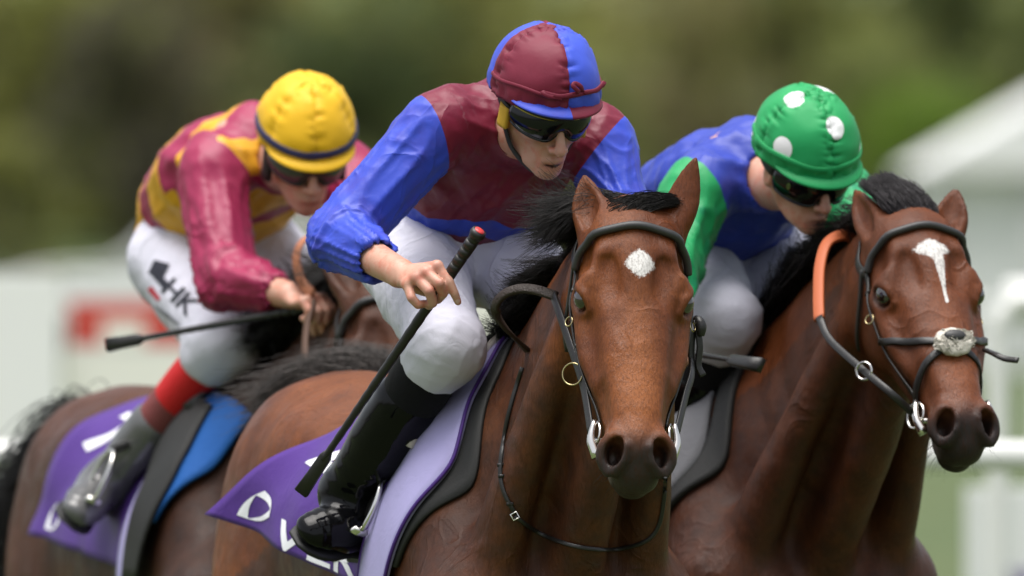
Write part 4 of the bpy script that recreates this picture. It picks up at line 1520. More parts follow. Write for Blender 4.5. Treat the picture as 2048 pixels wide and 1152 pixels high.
# ---- rider in maroon and blue on the leading horse
MAROON, BLUE = (.165, .007, .028), (.032, .066, .50)
SILK_A = silk_material('silk_maroon_blue', MAROON, BLUE, fine=.30)
CAP_A = silk_material('cap_maroon_blue', MAROON, (.040, .085, .58), rough=.58, fine=.2)


def patA(V, c):
    J = c['J']
    m = np.full(len(V), -1.0)
    for s, sg in (('r', -1), ('l', 1)):
        hu, du, hf, df = c['arm'][s]
        d = (V - J['sh_' + s]) @ c['lat'] * sg                          # how far outboard of the shoulder
        arm = unit(J['el_' + s] - J['sh_' + s])
        seam = (V - J['sh_' + s]) @ unit(arm * .75 + c['lat'] * sg * .8) - .012
        near = np.minimum(du, df) < .125
        m = np.maximum(m, np.where(near, seam * 10, -1))
    along = (V - J['pelvis']) @ c['tl'] + .45 * np.abs((V - J['pelvis']) @ c['lat'])
    side = (V - J['pelvis']) @ c['lat']
    band = .029 - np.abs(along - .178)
    arms = np.minimum(c['arm']['r'][1], c['arm']['r'][3])
    m = np.maximum(m, band * 10)
    return {'m1': m}


def handsA(B, J, spans):
    y0 = .215
    P = lambda px, py, dy=0.0: PX(px, py, y0 + dy)
    wr = J['wr_r']
    # back of the hand
    B.add(chain([wr, wr * .5 + P(818, 556, .02) * .5, P(836, 552, .014)], [.022, .018, .014], [.026, .031, .036], unit(P(872, 530) - P(814, 568))), .012)
    kn = [P(874, 533, -.004), P(851, 545, -.010), P(834, 556, -.008), P(815, 568, .004)]
    for q, nxt in zip(kn, (P(898, 562, -.016), P(876, 566, -.030), P(858, 580, -.026), P(824, 592, -.012))):
        B.add(chain([wr * .55 + q * .45, q], [.012, .0125], smooth=False), .012)
        B.add(ell(q, (.0125, .0125, .0125)), .006)
    B.add(chain([kn[0], P(898, 564, -.014), P(909, 587, -.012), P(916, 604, -.004)], [.0112, .0105, .0092, .0075], smooth=False), .004)
    B.add(chain([kn[1], P(879, 567, -.030), P(886, 588, -.014), P(876, 600, .010)], [.0115, .0112, .0098, .0085], smooth=False), .004)
    B.add(chain([kn[2], P(858, 582, -.028), P(866, 606, -.014), P(858, 612, .012)], [.0115, .0110, .0096, .0085], smooth=False), .004)
    B.add(chain([kn[3], P(823, 596, -.014), P(836, 610, -.010), P(850, 607, .008)], [.0105, .0098, .0088, .0080], smooth=False), .004)
    B.add(chain([wr * .4 + P(828, 575, .03) * .6, P(852, 580, .045), P(880, 572, .040), P(893, 562, .030)], [.016, .014, .012, .010]), .008)
    spans.append((PX(770, 625, .10), PX(930, 510, .30), .0032))
    hand_fist(B, J['wr_l'], J['hd_l'], (0, .2, -1), (-.9, .3, 0))


P_ = PX
gaze = lambda yaw, pitch: (math.sin(math.radians(yaw)) * math.cos(math.radians(pitch)), -math.cos(math.radians(yaw)) * math.cos(math.radians(pitch)), -math.sin(math.radians(pitch)))
RA = basis(gaze(23, 29), (-.03, 0, 1))
RAh = basis(gaze(24, 20), (-.03, 0, 1))                 # the cap sits tipped back a little
tA = PX(1086, 222, .46)
specA = dict(
    label='jockey in maroon and blue silks with a quartered cap leading on the star-faced horse', hero=True,
    head=(RA, tA), skin=SKIN, silk=SILK_A, breeches=WHITEC, sock=BLACKCLOTH, boot=BOOT, sole=SOLE, pattern=patA, hands=handsA, mouth=.0058,
    J=dict(pelvis=P_(905, 480, .93), neck=P_(1020, 235, .66), sh_r=P_(872, 262, .58), sh_l=P_(1195, 285, .66),
           el_r=P_(676, 476, .50), wr_r=P_(800, 546, .27), el_l=P_(1240, 430, .58), wr_l=P_(1198, 525, .46), hd_l=P_(1150, 552, .40),
           hip_r=P_(815, 500, .88), hip_l=P_(1000, 500, .93), kn_r=P_(893, 690, .52), kn_l=P_(1160, 690, .60),
           an_r=P_(694, 985, .76), an_l=P_(1230, 1000, .86), toe_r=P_(604, 1060, .66), heel_r=P_(742, 1064, .78), toe_l=P_(1290, 1085, .72)),
    cuff=dict(r=.34, l=.80),
    knuckles=[(PX(874, 533, .2), .012), (PX(851, 545, .2), .012), (PX(834, 556, .2), .013), (PX(879, 567, .18), .010), (PX(858, 582, .18), .010), (PX(823, 596, .19), .010)],
    nails=[(PX(916, 602, .203), .0052)])
riderA, RJ_A = build_rider(specA)


def quarter(L, ph, th):
    return {'m1': (L[:, 0] + .034) * L[:, 1] * 1000}


hA, hC, hR = helmet(riderA, RAh, tA, CAP_A, CAP_A, quarter, lambda L: {'m1': -L[:, 1] * 100}, 4)
gA, gfA = goggles(riderA, RA, tA, LENS, BLACKPL, BLACKST, top=.044, bot=-.014)

# ------------------------------------------------------------------ hair, bridles, saddles
def strands(name, mat, parent, paths, r0=.0012, tip=.25):
    """paths (n, m, 3): thin three-sided hairs, one mesh"""
    n, m, _ = paths.shape
    tan = np.gradient(paths, axis=1)
    tan /= np.maximum(np.linalg.norm(tan, axis=2, keepdims=True), 1e-9)
    ref = np.array((.31, .52, .79))
    e1 = np.cross(tan, ref); e1 /= np.maximum(np.linalg.norm(e1, axis=2, keepdims=True), 1e-9)
    e2 = np.cross(tan, e1)
    rr = r0 * np.linspace(1, tip, m)[None, :, None]
    V = np.stack([paths + rr * (math.cos(a) * e1 + math.sin(a) * e2) for a in (0, 2.094, 4.189)], 2).reshape(-1, 3)
    i = (np.arange(n)[:, None, None] * m + np.arange(m - 1)[None, :, None]) * 3
    j = np.arange(3)[None, None]; k = (j + 1) % 3
    Q = np.stack([i + j, i + k, i + 3 + k, i + 3 + j], -1).reshape(-1, 4)
    return mesh_np(name, V, Q, mat, parent)


def grow(roots, dirs, length, m, droop, wind, jitter, clump, seed, spread=.30):
    """hair paths from roots along dirs, bent by droop (towards -z) and wind, gathered into clumps"""
    rng = np.random.default_rng(seed)
    n = len(roots)
    d = dirs + rng.normal(0, jitter, (n, 3))
    d /= np.linalg.norm(d, axis=1, keepdims=True)
    L = length * rng.uniform(.55, 1.1, n)
    s = np.linspace(0, 1, m)
    P = roots[:, None] + d[:, None] * (L[:, None] * s[None])[..., None]
    P = P + (s ** 2)[None, :, None] * L[:, None, None] * (np.array((0, 0, -droop)) + np.asarray(wind))[None, None]
    nc = max(1, n // clump)
    ci = np.argsort(np.argsort(roots @ np.array((1.0, .7, .4)) + rng.normal(0, .004, n))) * nc // n
    cen = np.zeros((nc, m, 3)); cnt = np.bincount(ci, minlength=nc)[:, None, None]
    np.add.at(cen, ci, P)
    cen = cen / np.maximum(cnt, 1)
    cw = rng.normal(0, spread, (nc, 1, 3)) * (s ** 1.5)[None, :, None] * length
    pull = (s ** 1.3 * .75)[None, :, None]
    P = P * (1 - pull) + (cen + cw)[ci] * pull
    wob = rng.normal(0, .012, (n, 1, 3)) * np.sin(s * rng.uniform(2, 6, (n, 1)))[..., None] * (length / .1)
    return P + wob * .35


def hair_material(name, col, rough=.35):
    M = Mat(name, col, rough)
    pos = M.n('ShaderNodeNewGeometry').outputs['Position']
    M.set('Base Color', M.mix(M.ramp(M.noise(60, 2, .6, pos), .35, .75), col, tuple(min(1, c * 2.4 + .004) for c in col)))
    M.set('Specular IOR Level', .22)
    return M.m


HAIR = hair_material('black_mane', (.0065, .0055, .005))
HAIR_TAIL = hair_material('grey_tail', (.040, .035, .032))
LEATHER = Mat('black_leather', (.012, .011, .010), .42)
LEATHER.bump(LEATHER.noise(180, 3, .6), .3, .002)
LEATHER = LEATHER.m
PADDED = Mat('padded_browband', (.030, .030, .030), .5).m
BROWNL = Mat('brown_rein', (.030, .019, .013), .55)
_w = BROWNL.noise(260, 2, .5); BROWNL.bump(_w, .8, .004)
BROWNL = BROWNL.m
ORANGE = Mat('orange_rein', (.42, .10, .03), .6).m
STEEL = Mat('steel', (.72, .70, .66), .18, Metallic=1.0).m
BRASS = Mat('brass', (.55, .45, .24), .25, Metallic=1.0).m


def strap(name, fr, pts, hw, ht, mat, parent, out=.004, n=24, head=True, proj=True):
    """leather strap lying on the horse's skin through control points (head frame if head)"""
    P = np.array([fr['hp'](*p) for p in pts]) if head else np.asarray(pts, float)
    P = spline(P, n)
    if proj:
        P, N = surf(fr, P, out)
        for _ in range(2):
            P[1:-1] = (P[:-2] + 2 * P[1:-1] + P[2:]) / 4
        P = np.array(P)
    else:
        c = P.mean(0)
        N = np.tile(np.array((0, -1.0, .2)), (len(P), 1))
    V, Q, T = tube_arrays(P, 1, flat=(hw, ht), ref=N)
    m = MB(); m.add(V, Q, T)
    o = m.build(name, mat, parent)
    return o, P


def ring(c, nrm, r, tr, seg=28):
    nrm = unit(nrm)
    a = unit(np.cross(nrm, (.3, .2, 1))); b = np.cross(nrm, a)
    t = np.arange(seg) * 2 * math.pi / seg
    return np.asarray(c) + r * (np.cos(t)[:, None] * a + np.sin(t)[:, None] * b)


def mane(fr, u0, u1, n, length, side, droop, wind, seed, mat=HAIR, lift=.5, name='mane', clump=14, r0=.0013, back=.0):
    """mane along the crest from poll (t=0) to withers (t=1)"""
    rng = np.random.default_rng(seed)
    t = rng.uniform(u0, u1, n)
    A = fr['hp'](-.005, 0, -.10); B_ = fr['loc'](-.02, 0, 1.56 + fr['dz'])
    mid = A * .5 + B_ * .5 + np.array((0, 0, .04))
    C = spline(np.array([A, mid, B_]), 60)
    idx = t * 59
    i = np.clip(idx.astype(int), 0, 58); f = (idx - i)[:, None]
    R0 = C[i] * (1 - f) + C[i + 1] * f
    lf = fr['RH'][:, 1]
    R0 = R0 + lf * rng.normal(-.006, .016, n)[:, None] + np.array((0, 0, .05))
    R0, N = surf(fr, R0, -.002)
    d = np.array((0, 0, 1.0)) * lift + lf * side + fr['RH'][:, 0] * -back
    P = grow(R0, np.tile(d, (n, 1)), length, 9, droop, wind, .22, clump, seed)
    strands(name, mat, fr['root'], P, r0)


def tail(fr, n, length, dirn, droop, wind, seed, mat, r0=.0016):
    rng = np.random.default_rng(seed)
    base = fr['loc'](-1.28, 0, 1.38 + fr['dz'])
    tp = fr['loc'](-1.40, 0, 1.47 + fr['dz'])
    t = rng.uniform(0, 1, n)[:, None]
    R0 = base * (1 - t) + tp * t + rng.normal(0, .02, (n, 3))
    P = grow(R0, np.tile(np.asarray(dirn, float), (n, 1)), length, 14, droop, wind, .34, 30, seed)
    strands('tail', mat, fr['root'], P, r0)


def tail_guided(fr, guides, n, y, seed, mat, r0, spread=.03, m=16):
    """tail hair swept along guide curves (pixels of the photograph at depth y)"""
    rng = np.random.default_rng(seed)
    G = np.array([spline(np.array([PX(a, b, y + .02 * i) for i, (a, b) in enumerate(g)]), m) for g in guides])
    w = rng.dirichlet(np.full(len(guides), .45), n)
    P = np.einsum('ng,gmc->nmc', w, G)
    s = np.linspace(0, 1, m)[None, :, None]
    P = P + rng.normal(0, spread, (n, 1, 3)) * (.35 + s) + rng.normal(0, spread * .8, (n, 1, 3)) * s ** 2
    nc = n // 22
    ci = rng.integers(0, nc, n)
    P = P + (rng.normal(0, spread * .9, (nc, 1, 3)))[ci] * s ** 1.5 + np.sin(s * rng.uniform(3, 8, (n, 1, 1))) * rng.normal(0, .006, (n, 1, 3))
    L = rng.uniform(.35, 1.0, n)
    idx = np.linspace(0, 1, m)[None] * L[:, None] * (m - 1)
    i = np.minimum(idx.astype(int), m - 2); f = (idx - i)[..., None]
    k = np.arange(n)[:, None]
    P = P[k, i] * (1 - f) + P[k, i + 1] * f
    strands('tail', mat, fr['root'], P, r0)


def bridle(fr, label, cheek=True, noseband=None, bitmat=STEEL, bb=.0084, ringr=.034):
    root = thing('bridle', label, 'bridle', fr['hp'](0, 0, 0))
    bm = [(.116, -.106, -.092), (.092, -.108, -.062), (.072, -.070, -.010), (.062, 0, .010), (.072, .070, -.010), (.092, .108, -.062), (.116, .106, -.092)]
    P = spline(np.array([fr['hp'](*p) for p in bm]), 40)
    P, N = surf(fr, P, bb * .75)
    mb = MB(); mb.tube(P, bb, 10); mb.build('browband', PADDED, root)
    strap('headpiece', fr, [(.110, -.122, -.105), (.05, -.110, -.14), (-.02, -.06, -.13), (-.035, 0, -.12), (-.02, .06, -.13), (.05, .110, -.14), (.110, .122, -.105)], .010, .0022, LEATHER, root, n=34)
    for s in (-1, 1):
        o, P = strap('cheekpiece', fr, [(.105, s * .118, -.098), (.20, s * .124, -.108), (.30, s * .108, -.112), (.40, s * .082, -.098), (.462, s * .068, -.092)], .0075, .0022, LEATHER, root, .005, 30)
        # keepers and buckle
        for k in (4, 13):
            c, d = P[k], unit(P[k + 1] - P[k])
            m = MB(); V, Q, T = tube_arrays(np.array([c - d * .004, c + d * .004]), 1, flat=(.0088, .0036), ref=fr['HR'][:, 1] * s)
            m.add(V, Q, T); m.build('keeper', LEATHER, root)
        m = MB(); m.tube(ring(P[9] + fr['HR'][:, 1] * s * .006, fr['HR'][:, 1] * s + fr['HR'][:, 2] * .8, .010, 0), .0016, 6, closed=True); m.build('buckle', BRASS, root)
        strap('throat_strap', fr, [(.09, s * .118, -.115), (.15, s * .118, -.17), (.20, s * .095, -.25)], .006, .002, LEATHER, root, .006, 20)
        # bit
        c = fr['hp'](.482, s * .078, -.092)
        m = MB(); m.tube(ring(c, fr['HR'][:, 1] * s + fr['HR'][:, 2] * .35, ringr * .8, 0), .0030, 8, closed=True)
        m.tube(spline(np.array([fr['hp'](.46, s * .080, -.070), fr['hp'](.50, s * .086, -.076), fr['hp'](.535, s * .074, -.082)]), 8), np.linspace(.005, .0115, 8), 10)
        m.build('bit_ring', bitmat, root)
    m = MB(); m.tube(np.array([fr['hp'](.49, -.08, -.095), fr['hp'](.50, 0, -.10), fr['hp'](.49, .08, -.095)]), .006, 8); m.build('bit_mouthpiece', bitmat, root)
    if noseband: noseband(fr, root)
    return root


def hits(fr, pix, out=0.0, y0=-.6, y1=3.0):
    """where pixels of the photograph meet the horse's skin"""
    D = np.array([unit(FW + RT * ((x - 1024.0) / FPX) + UP * ((576.0 - y) / FPX)) for x, y in pix])
    t = (y0 - CAM[1]) / D[:, 1]
    for _ in range(90):
        P = CAM + D * t[:, None]
        v = fr['F'].ev(fr['to_l'](P)) - out
        t = t + np.where(P[:, 1] > y1, 0, np.clip(v, -.01, .06) * .75)
    return CAM + D * t[:, None]


def hit(fr, px, py, y0=-.6, out=0.0):
    return hits(fr, [(px, py)], out, y0)[0]


def on_skin(fr, pix, out=.004, y0=-.6, n=None):
    return hits(fr, spline(np.array(pix, float), n) if n else pix, out, y0)


# ------------------------------------------------------------------ cloths over the horse's back
def barrel_pt(fr, x, th, out):
    """points on the trunk: x along the horse, th degrees from the spine (negative: its right)"""
    x, th, out = np.broadcast_arrays(np.asarray(x, float), np.radians(th), np.asarray(out, float))
    x, th, out = x.ravel(), th.ravel(), out.ravel()
    zc = 1.22 + fr['dz']
    D = np.stack([0 * th, np.sin(th), np.cos(th)], 1)
    O = np.stack([x, 0 * x, np.full(len(x), zc)], 1)
    r = np.full(len(x), .62)
    for _ in range(26):
        v = fr['F'].ev(O + D * r[:, None])
        r = r - np.clip(v, -.05, .08) * .85
    P = O + D * (r + out)[:, None]
    return P @ fr['RH'].T + fr['org']


def sheet(name, fr, fx, th0, th1, out, mat, parent, nx=30, nt=40, thick=.004, warp=None, tex=None):
    """cloth sheet: fx(a, b) gives x for a in 0..1 (front to rear), b in 0..1 down from th0 to th1"""
    A, Bb = np.meshgrid(np.linspace(0, 1, nx), np.linspace(0, 1, nt), indexing='ij')
    a, b = A.ravel(), Bb.ravel()
    f = lambda a, b, o=0.0: (lambda P: P if warp is None else warp(P, a, b))(barrel_pt(fr, fx(a, b), th0 + ((th1(a) if callable(th1) else th1) - th0) * b, out + o))
    V = f(a, b)
    mb = MB(); mb.grid(V, nx, nt)
    o = mb.build(name, mat, parent, attrs={'su': a, 'sv': b})
    md = o.modifiers.new('thick', 'SOLIDIFY'); md.thickness = thick; md.offset = 0
    # grid lookup for print on the sheet
    G = V.reshape(nx, nt, 3)
    def at(a, b, lift):
        x, y = np.clip(a, 0, .9999) * (nx - 1), np.clip(b, 0, .9999) * (nt - 1)
        i, j = x.astype(int), y.astype(int)
        p, q = (x - i)[:, None], (y - j)[:, None]
        P = G[i, j] * (1 - p) * (1 - q) + G[i + 1, j] * p * (1 - q) + G[i, j + 1] * (1 - p) * q + G[i + 1, j + 1] * p * q
        n = np.cross(G[i + 1, j] - G[i, j], G[i, j + 1] - G[i, j])
        n /= np.maximum(np.linalg.norm(n, axis=1, keepdims=True), 1e-9)
        if np.mean(n[:, 1]) > 0: n = -n
        return P + n * lift
    return o, at


def text_tris(body, size=1.0, bold=.0):
    """triangulated letter shapes in the plane"""
    cu = bpy.data.curves.new('txt', 'FONT')
    cu.body = body; cu.size = size; cu.offset = bold; cu.align_x = 'CENTER'; cu.align_y = 'CENTER'; cu.resolution_u = 4
    o = bpy.data.objects.new('txt', cu); COL.objects.link(o)
    bpy.context.view_layer.update()
    me = o.evaluated_get(bpy.context.evaluated_depsgraph_get()).to_mesh()
    bm = bmesh.new(); bm.from_mesh(me)
    bmesh.ops.triangulate(bm, faces=bm.faces[:])
    for _ in range(3):
        es = [e for e in bm.edges if e.calc_length() > size * .10]
        if not es: break
        bmesh.ops.subdivide_edges(bm, edges=es, cuts=1)
        bmesh.ops.triangulate(bm, faces=bm.faces[:])
    V = np.array([v.co[:] for v in bm.verts]); T = np.array([[v.index for v in f.verts] for f in bm.faces])
    bm.free()
    COL.objects.unlink(o); bpy.data.objects.remove(o); bpy.data.curves.remove(cu)
    return V[:, :2], T


def ring_poly(outer, inner):
    """triangles between two outlines of equal length"""
    n = len(outer)
    V = np.concatenate([outer, inner])
    T = []
    for i in range(n):
        j = (i + 1) % n
        T += [(i, j, n + j), (i, n + j, n + i)]
    return V, np.array(T)


def swirl_logo():
    """ring of three tapering blades round a three-cornered hole"""
    t = np.linspace(0, 2 * math.pi, 91)[:-1]
    tri = lambda a, k: (.5 / np.cos((t - a) % (2 * math.pi / 3) - math.pi / 3)) ** k
    ro = 1.12 * tri(rd_(100), .42)
    ri = .90 * tri(rd_(124), .72)
    ri = np.minimum(ri, ro - .07)
    out = np.stack([ro * np.cos(t), ro * np.sin(t)], 1)
    inn = np.stack([ri * np.cos(t), ri * np.sin(t)], 1)
    return ring_poly(out, inn)


rd_ = math.radians


def print_on(name, at, VT, ca, cb, sa, sb, rot, mat, parent, lift=.0035, shear=0.0):
    """flat print placed on a sheet: centre (ca, cb), size in sheet units, rot degrees"""
    V, T = VT
    c, s = math.cos(math.radians(rot)), math.sin(math.radians(rot))
    x = V[:, 0] * c - V[:, 1] * s; y = V[:, 0] * s + V[:, 1] * c
    P = at(ca - x * sa, cb - y * sb, lift)
    return mesh_np(name, P, T, mat, parent, smooth=True)


PURPLE = cloth_plain('purple_cloth', (.075, .026, .215), .5, .18)
LILAC = cloth_plain('lilac_cloth', (.46, .42, .72), .7, .15)
WHITEP = Mat('white_print', (.80, .80, .84), .6).m
RUBBER = Mat('black_rubber_pad', (.014, .014, .013), .7)
RUBBER.bump(RUBBER.noise(160, 2, .5), .3, .002)
RUBBER = RUBBER.m
TAN = Mat('tan_saddle_panel', (.34, .26, .20), .6).m
CREAM = cloth_plain('fleece_trim', (.55, .50, .44), .9, .3)


def whip(label, butt, tip, hand=None, flap=.16, r=.0085, mat=None, cap=None):
    butt, tip = np.asarray(butt, float), np.asarray(tip, float)
    d = unit(tip - butt); L = np.linalg.norm(tip - butt)
    root = thing('whip', label, 'whip', butt)
    n = 60
    s = np.linspace(0, 1, n)
    rr = np.where(s < .30, r * (1.15 - .35 * s), r * (.95 - .45 * (s - .3)))
    rr = rr * (1 + .06 * np.sin(s * n * 1.9) * (s < .32) + .05 * np.sin(s * 260) * (s >= .32))
    m = MB(); m.tube(butt + d * L * s[:, None] * (1 - flap * .8), rr, 12); m.build('shaft', mat or LEATHER, root)
    # grip rings
    for k in range(7):
        m = MB(); m.tube(np.array([butt + d * (.022 + k * .021), butt + d * (.038 + k * .021)]), r * 1.22 - k * .00035, 14); m.build('grip_band', mat or LEATHER, root)
    m = MB(); m.tube(np.array([butt - d * .006, butt + d * .002, butt + d * .012]), np.array([r * 1.35, r * 1.55, r * 1.2]), 18); m.build('end_cap', mat or LEATHER, root)
    if cap:
        m = MB(); m.tube(np.array([butt - d * .0075, butt - d * .0055]), r * .95, 18); m.build('cap_disc', cap, root)
    # padded flap at the far end
    side = unit(np.cross(d, (0, -1, .2)))
    a = butt + d * L * (1 - flap)
    path = np.array([a, a + d * L * flap * .15, a + d * L * flap * .6, tip])
    V, Q, T = tube_arrays(path, np.array([.5, .95, 1.0, 1.15]), flat=(.0135, .0065), ref=np.cross(side, d))
    m = MB(); m.add(V, Q, T); m.build('flap', mat or LEATHER, root)
    return root


def stirrup(parent, foot_c, side, up, fwd, mat, top, leather=LEATHER):
    """stirrup iron round the foot at foot_c, hung on a leather from top"""
    side, up, fwd = unit(side), unit(up), unit(fwd)
    t = np.radians(np.linspace(-40, 220, 26))
    arch = foot_c + side * (.058 * np.cos(t))[:, None] + up * (.075 * np.sin(t) + .045)[:, None]
    m = MB(); m.tube(arch, .0058, 8)
    b = [arch[0], arch[-1]]
    V, Q, T = tube_arrays(np.array([b[0], b[0] * .5 + b[1] * .5 - up * .004, b[1]]), 1, flat=(.016, .005), ref=up)
    m.add(V, Q, T)
    m.build('stirrup_iron', mat, parent)
    tp = foot_c + up * .12
    V, Q, T = tube_arrays(spline(np.array([tp, tp * .5 + np.asarray(top) * .5, top]), 8), 1, flat=(.010, .003), ref=side)
    m = MB(); m.add(V, Q, T); m.build('stirrup_leather', leather, parent)

# ------------------------------------------------------------------ hair and tack of the leading horse
mane(horseA, 0.0, .34, 2600, .125, -.85, .22, (-.30, .10, .02), 1, lift=.16, clump=12, r0=.0009)
mane(horseA, .24, .60, 2000, .036, -.7, .8, (-.1, .15, 0), 3, lift=.30, clump=20, r0=.0009)
mane(horseA, .46, 1.0, 3800, .085, -.6, .40, (-.15, .12, 0), 2, lift=.55, clump=26, r0=.0009)
rng = np.random.default_rng(4)
n = 4200
fu = rng.uniform(-.03, .03, n); fw_ = rng.uniform(-.060, .020, n)
R0 = np.array([horseA['hp'](a, b, -.03) for a, b in zip(fu, fw_)])
R0, _ = surf(horseA, R0, -.002)
strands('forelock', HAIR, horseA['root'], grow(R0, np.tile((.85, .22, .30), (n, 1)), .095, 12, .30, (.10, 0, 0), .06, 70, 6, .07), .0009)
tail_guided(horseA, [[(705, 800), (725, 755), (690, 728), (610, 744), (540, 790), (462, 812)], [(725, 800), (770, 742), (740, 718), (660, 724), (570, 762), (430, 780)], [(740, 795), (800, 742), (790, 724), (720, 722), (640, 746), (560, 810)], [(690, 810), (650, 762), (590, 760), (540, 800), (520, 850), (505, 890)]], 3200, 2.02, 8, HAIR_TAIL, .0012, .016)
for fr_, sd_ in ((horseA, 41), (horseC, 43)):
    rg = np.random.default_rng(sd_); k_ = 110
    R0 = np.array([fr_['hp'](a, b, c) for a, b, c in zip(rg.uniform(.50, .575, k_), rg.normal(0, .035, k_), rg.uniform(-.15, -.07, k_))])
    R0, N0 = surf(fr_, R0, .0)
    strands('whiskers', HAIR, fr_['root'], grow(R0, N0 + np.array((0, 0, -.5)), .038, 6, .4, (0, 0, 0), .25, 1, sd_, .02), .00035)
brA = bridle(horseA, 'black leather bridle with a plain padded browband on the horse with only a star')
# reins: both run back along the neck, the rubber-gripped part bows up beside the mane
rn = thing('rein', 'brown plaited rein bowed in a loop beside the black mane of the leading horse', 'rein', PX(1110, 600, .15))
pr = spline(np.array([horseA['hp'](.482, -.085, -.085), PX(1166, 770, -.06), PX(1140, 690, .02), PX(1118, 625, .10), PX(1106, 590, .16)]), 26)
V, Q, T = tube_arrays(pr, 1, flat=(.0095, .0024), ref=(-.75, -.65, .1)); m = MB(); m.add(V, Q, T); m.build('leather_rein', LEATHER, rn)
pr = spline(np.array([PX(1112, 592, .16), PX(1075, 580, .18), PX(1040, 577, .20), PX(1008, 588, .22), PX(990, 612, .24), PX(1000, 640, .27), PX(1026, 672, .32), PX(1062, 706, .40), PX(1098, 738, .52)]), 44)
V, Q, T = tube_arrays(pr, 1, flat=(.0105, .0042), ref=(-.2, -.75, .6)); m = MB(); m.add(V, Q, T); m.build('plaited_grip', BROWNL, rn)
pr = spline(np.array([horseA['hp'](.482, .085, -.085), PX(1372, 790, -.06), PX(1385, 735, 0), PX(1370, 660, .14), PX(1290, 600, .30), PX(1165, 565, .40)]), 24)
V, Q, T = tube_arrays(pr, 1, flat=(.0095, .0024), ref=(.8, -.5, .1)); m = MB(); m.add(V, Q, T); m.build('leather_rein', LEATHER, rn)
m = MB(); m.tube(ring(PX(1145, 748, -.045), (-.5, -1, .1), .022, 0), .0017, 8, closed=True); m.build('martingale_ring', BRASS, rn)
# hanging strap ends on the far cheek
for pts in ([(1392, 640), (1400, 690), (1397, 730), (1407, 752)], [(1386, 660), (1383, 710), (1389, 742)]):
    V, Q, T = tube_arrays(spline(np.array([PX(x, y, .02) for x, y in pts]), 12), 1, flat=(.007, .0022), ref=(.5, -.8, 0)); m = MB(); m.add(V, Q, T); m.build('strap_end', LEATHER, brA)
m = MB(); m.tube(spline(np.array([PX(1391, 634, .03), PX(1401, 650, .02), PX(1401, 672, .02)]), 8), np.array([.006, .010, .0115, .012, .012, .0115, .010, .008]), 10); m.build('buckle_knot', LEATHER, brA)
# neck strap
ns = thing('neck_strap', 'thin black strap hanging round the neck of the leading horse', 'strap', PX(1030, 1030, .1))
P = on_skin(horseA, [(1044, 735), (1024, 800), (1008, 870), (1000, 940), (1008, 985), (1030, 1028)], .005, n=30)
V, Q, T = tube_arrays(P, 1, flat=(.0042, .0018), ref=(-.3, -1, .2)); m = MB(); m.add(V, Q, T); m.build('strap_upper', LEATHER, ns)
P = on_skin(horseA, [(1030, 1032), (1062, 1056), (1100, 1076), (1150, 1092), (1200, 1099), (1250, 1096), (1295, 1080), (1318, 1050), (1328, 1000), (1331, 955)], .005, n=44)
V, Q, T = tube_arrays(P, 1, flat=(.0042, .0018), ref=(0, -1, .2)); m = MB(); m.add(V, Q, T); m.build('strap_lower', LEATHER, ns)
m = MB(); m.tube(ring(P[0] + (0, -.006, 0), (0, -1, .2), .0095, 0, 4), .0018, 6, closed=True); m.build('buckle', STEEL, ns)
for x, y in ((1001, 930), (1003, 952), (1020, 1008)):
    c = hit(horseA, x, y, out=.004); m = MB(); m.box(c, (.014, .005, .007)); m.build('keeper', LEATHER, ns)

# ------------------------------------------------------------------ saddle and number cloth of the leading horse
CLOTHF = lambda a, b: -.085 - a * (.36 + .48 * b ** 1.1)


def warpA(P, a, b):
    k = np.clip((a - .35) / .65, 0, 1) ** 1.6 * np.clip((b - .35) / .65, 0, 1) ** 1.1
    return P + k[:, None] * np.array((-.10, -.04, .0)) + (np.sin(a * 9 + b * 3) * .006 * b + .012 * b * fbm(np.stack([a * 5 + b * 2, b * 3, 0 * a], 1), 5, 2))[:, None] * np.array((-.9, -.4, 0))


nc = thing('number_cloth', 'purple number cloth with a white swirl logo on the leading horse', 'saddle cloth', PX(600, 1000, .9))
o, atA = sheet('cloth', horseA, CLOTHF, -8, lambda a: -112 + 30 * a ** 1.2, .012, PURPLE, nc, 34, 44, warp=warpA)
print_on('number', atA, text_tris('2', 1, .02), .66, .46, .70, .46, -4, WHITEP, nc)
print_on('logo', atA, swirl_logo(), .845, .880, .088, .085, 10, WHITEP, nc)
print_on('lettering', atA, text_tris('VER', 1, .012), .40, .935, .30, .17, 2, WHITEP, nc)
wc = thing('weight_cloth', 'pale lilac cloth with purple piping under the saddle of the leading horse', 'saddle cloth', PX(870, 850, .75))
LF = lambda a, b: .030 + .155 * np.sin(np.pi * np.clip(b * 1.02, 0, 1)) ** 1.2 - a * (.150 + .10 * np.sin(np.pi * b))
o, at2 = sheet('cloth', horseA, LF, 6, -118, .019, LILAC, wc, 10, 44, thick=.010)
for a_ in (0.0, 1.0):
    b_ = np.linspace(0, 1, 50)
    m = MB(); m.tube(at2(np.full(50, a_), b_, .004), .0042, 6); m.build('piping', PURPLE, wc)
sd = thing('saddle', 'small black racing saddle under the leading jockey', 'saddle', horseA['loc'](-.2, 0, 1.55))
o, at3 = sheet('rubber_pad', horseA, lambda a, b: .065 + .175 * np.sin(np.pi * np.clip(b * .92, 0, 1)) ** 1.2 - a * .45, 8, -100, .007, RUBBER, sd, 16, 30, thick=.008)
o, at4 = sheet('seat', horseA, lambda a, b: -.02 - a * .36, 34, -34, .036, LEATHER, sd, 20, 20, thick=.014)
o, at5 = sheet('flap', horseA, lambda a, b: -.03 - .04 * b - a * (.17 - .05 * b), -34, -80, .034, LEATHER, sd, 12, 20, thick=.006)
m = MB(); m.tube(barrel_pt(horseA, np.linspace(.034, .026, 30), np.linspace(2, -50, 30), np.full(30, .030)), .0085, 8); m.build('panel_edge', CREAM, sd)
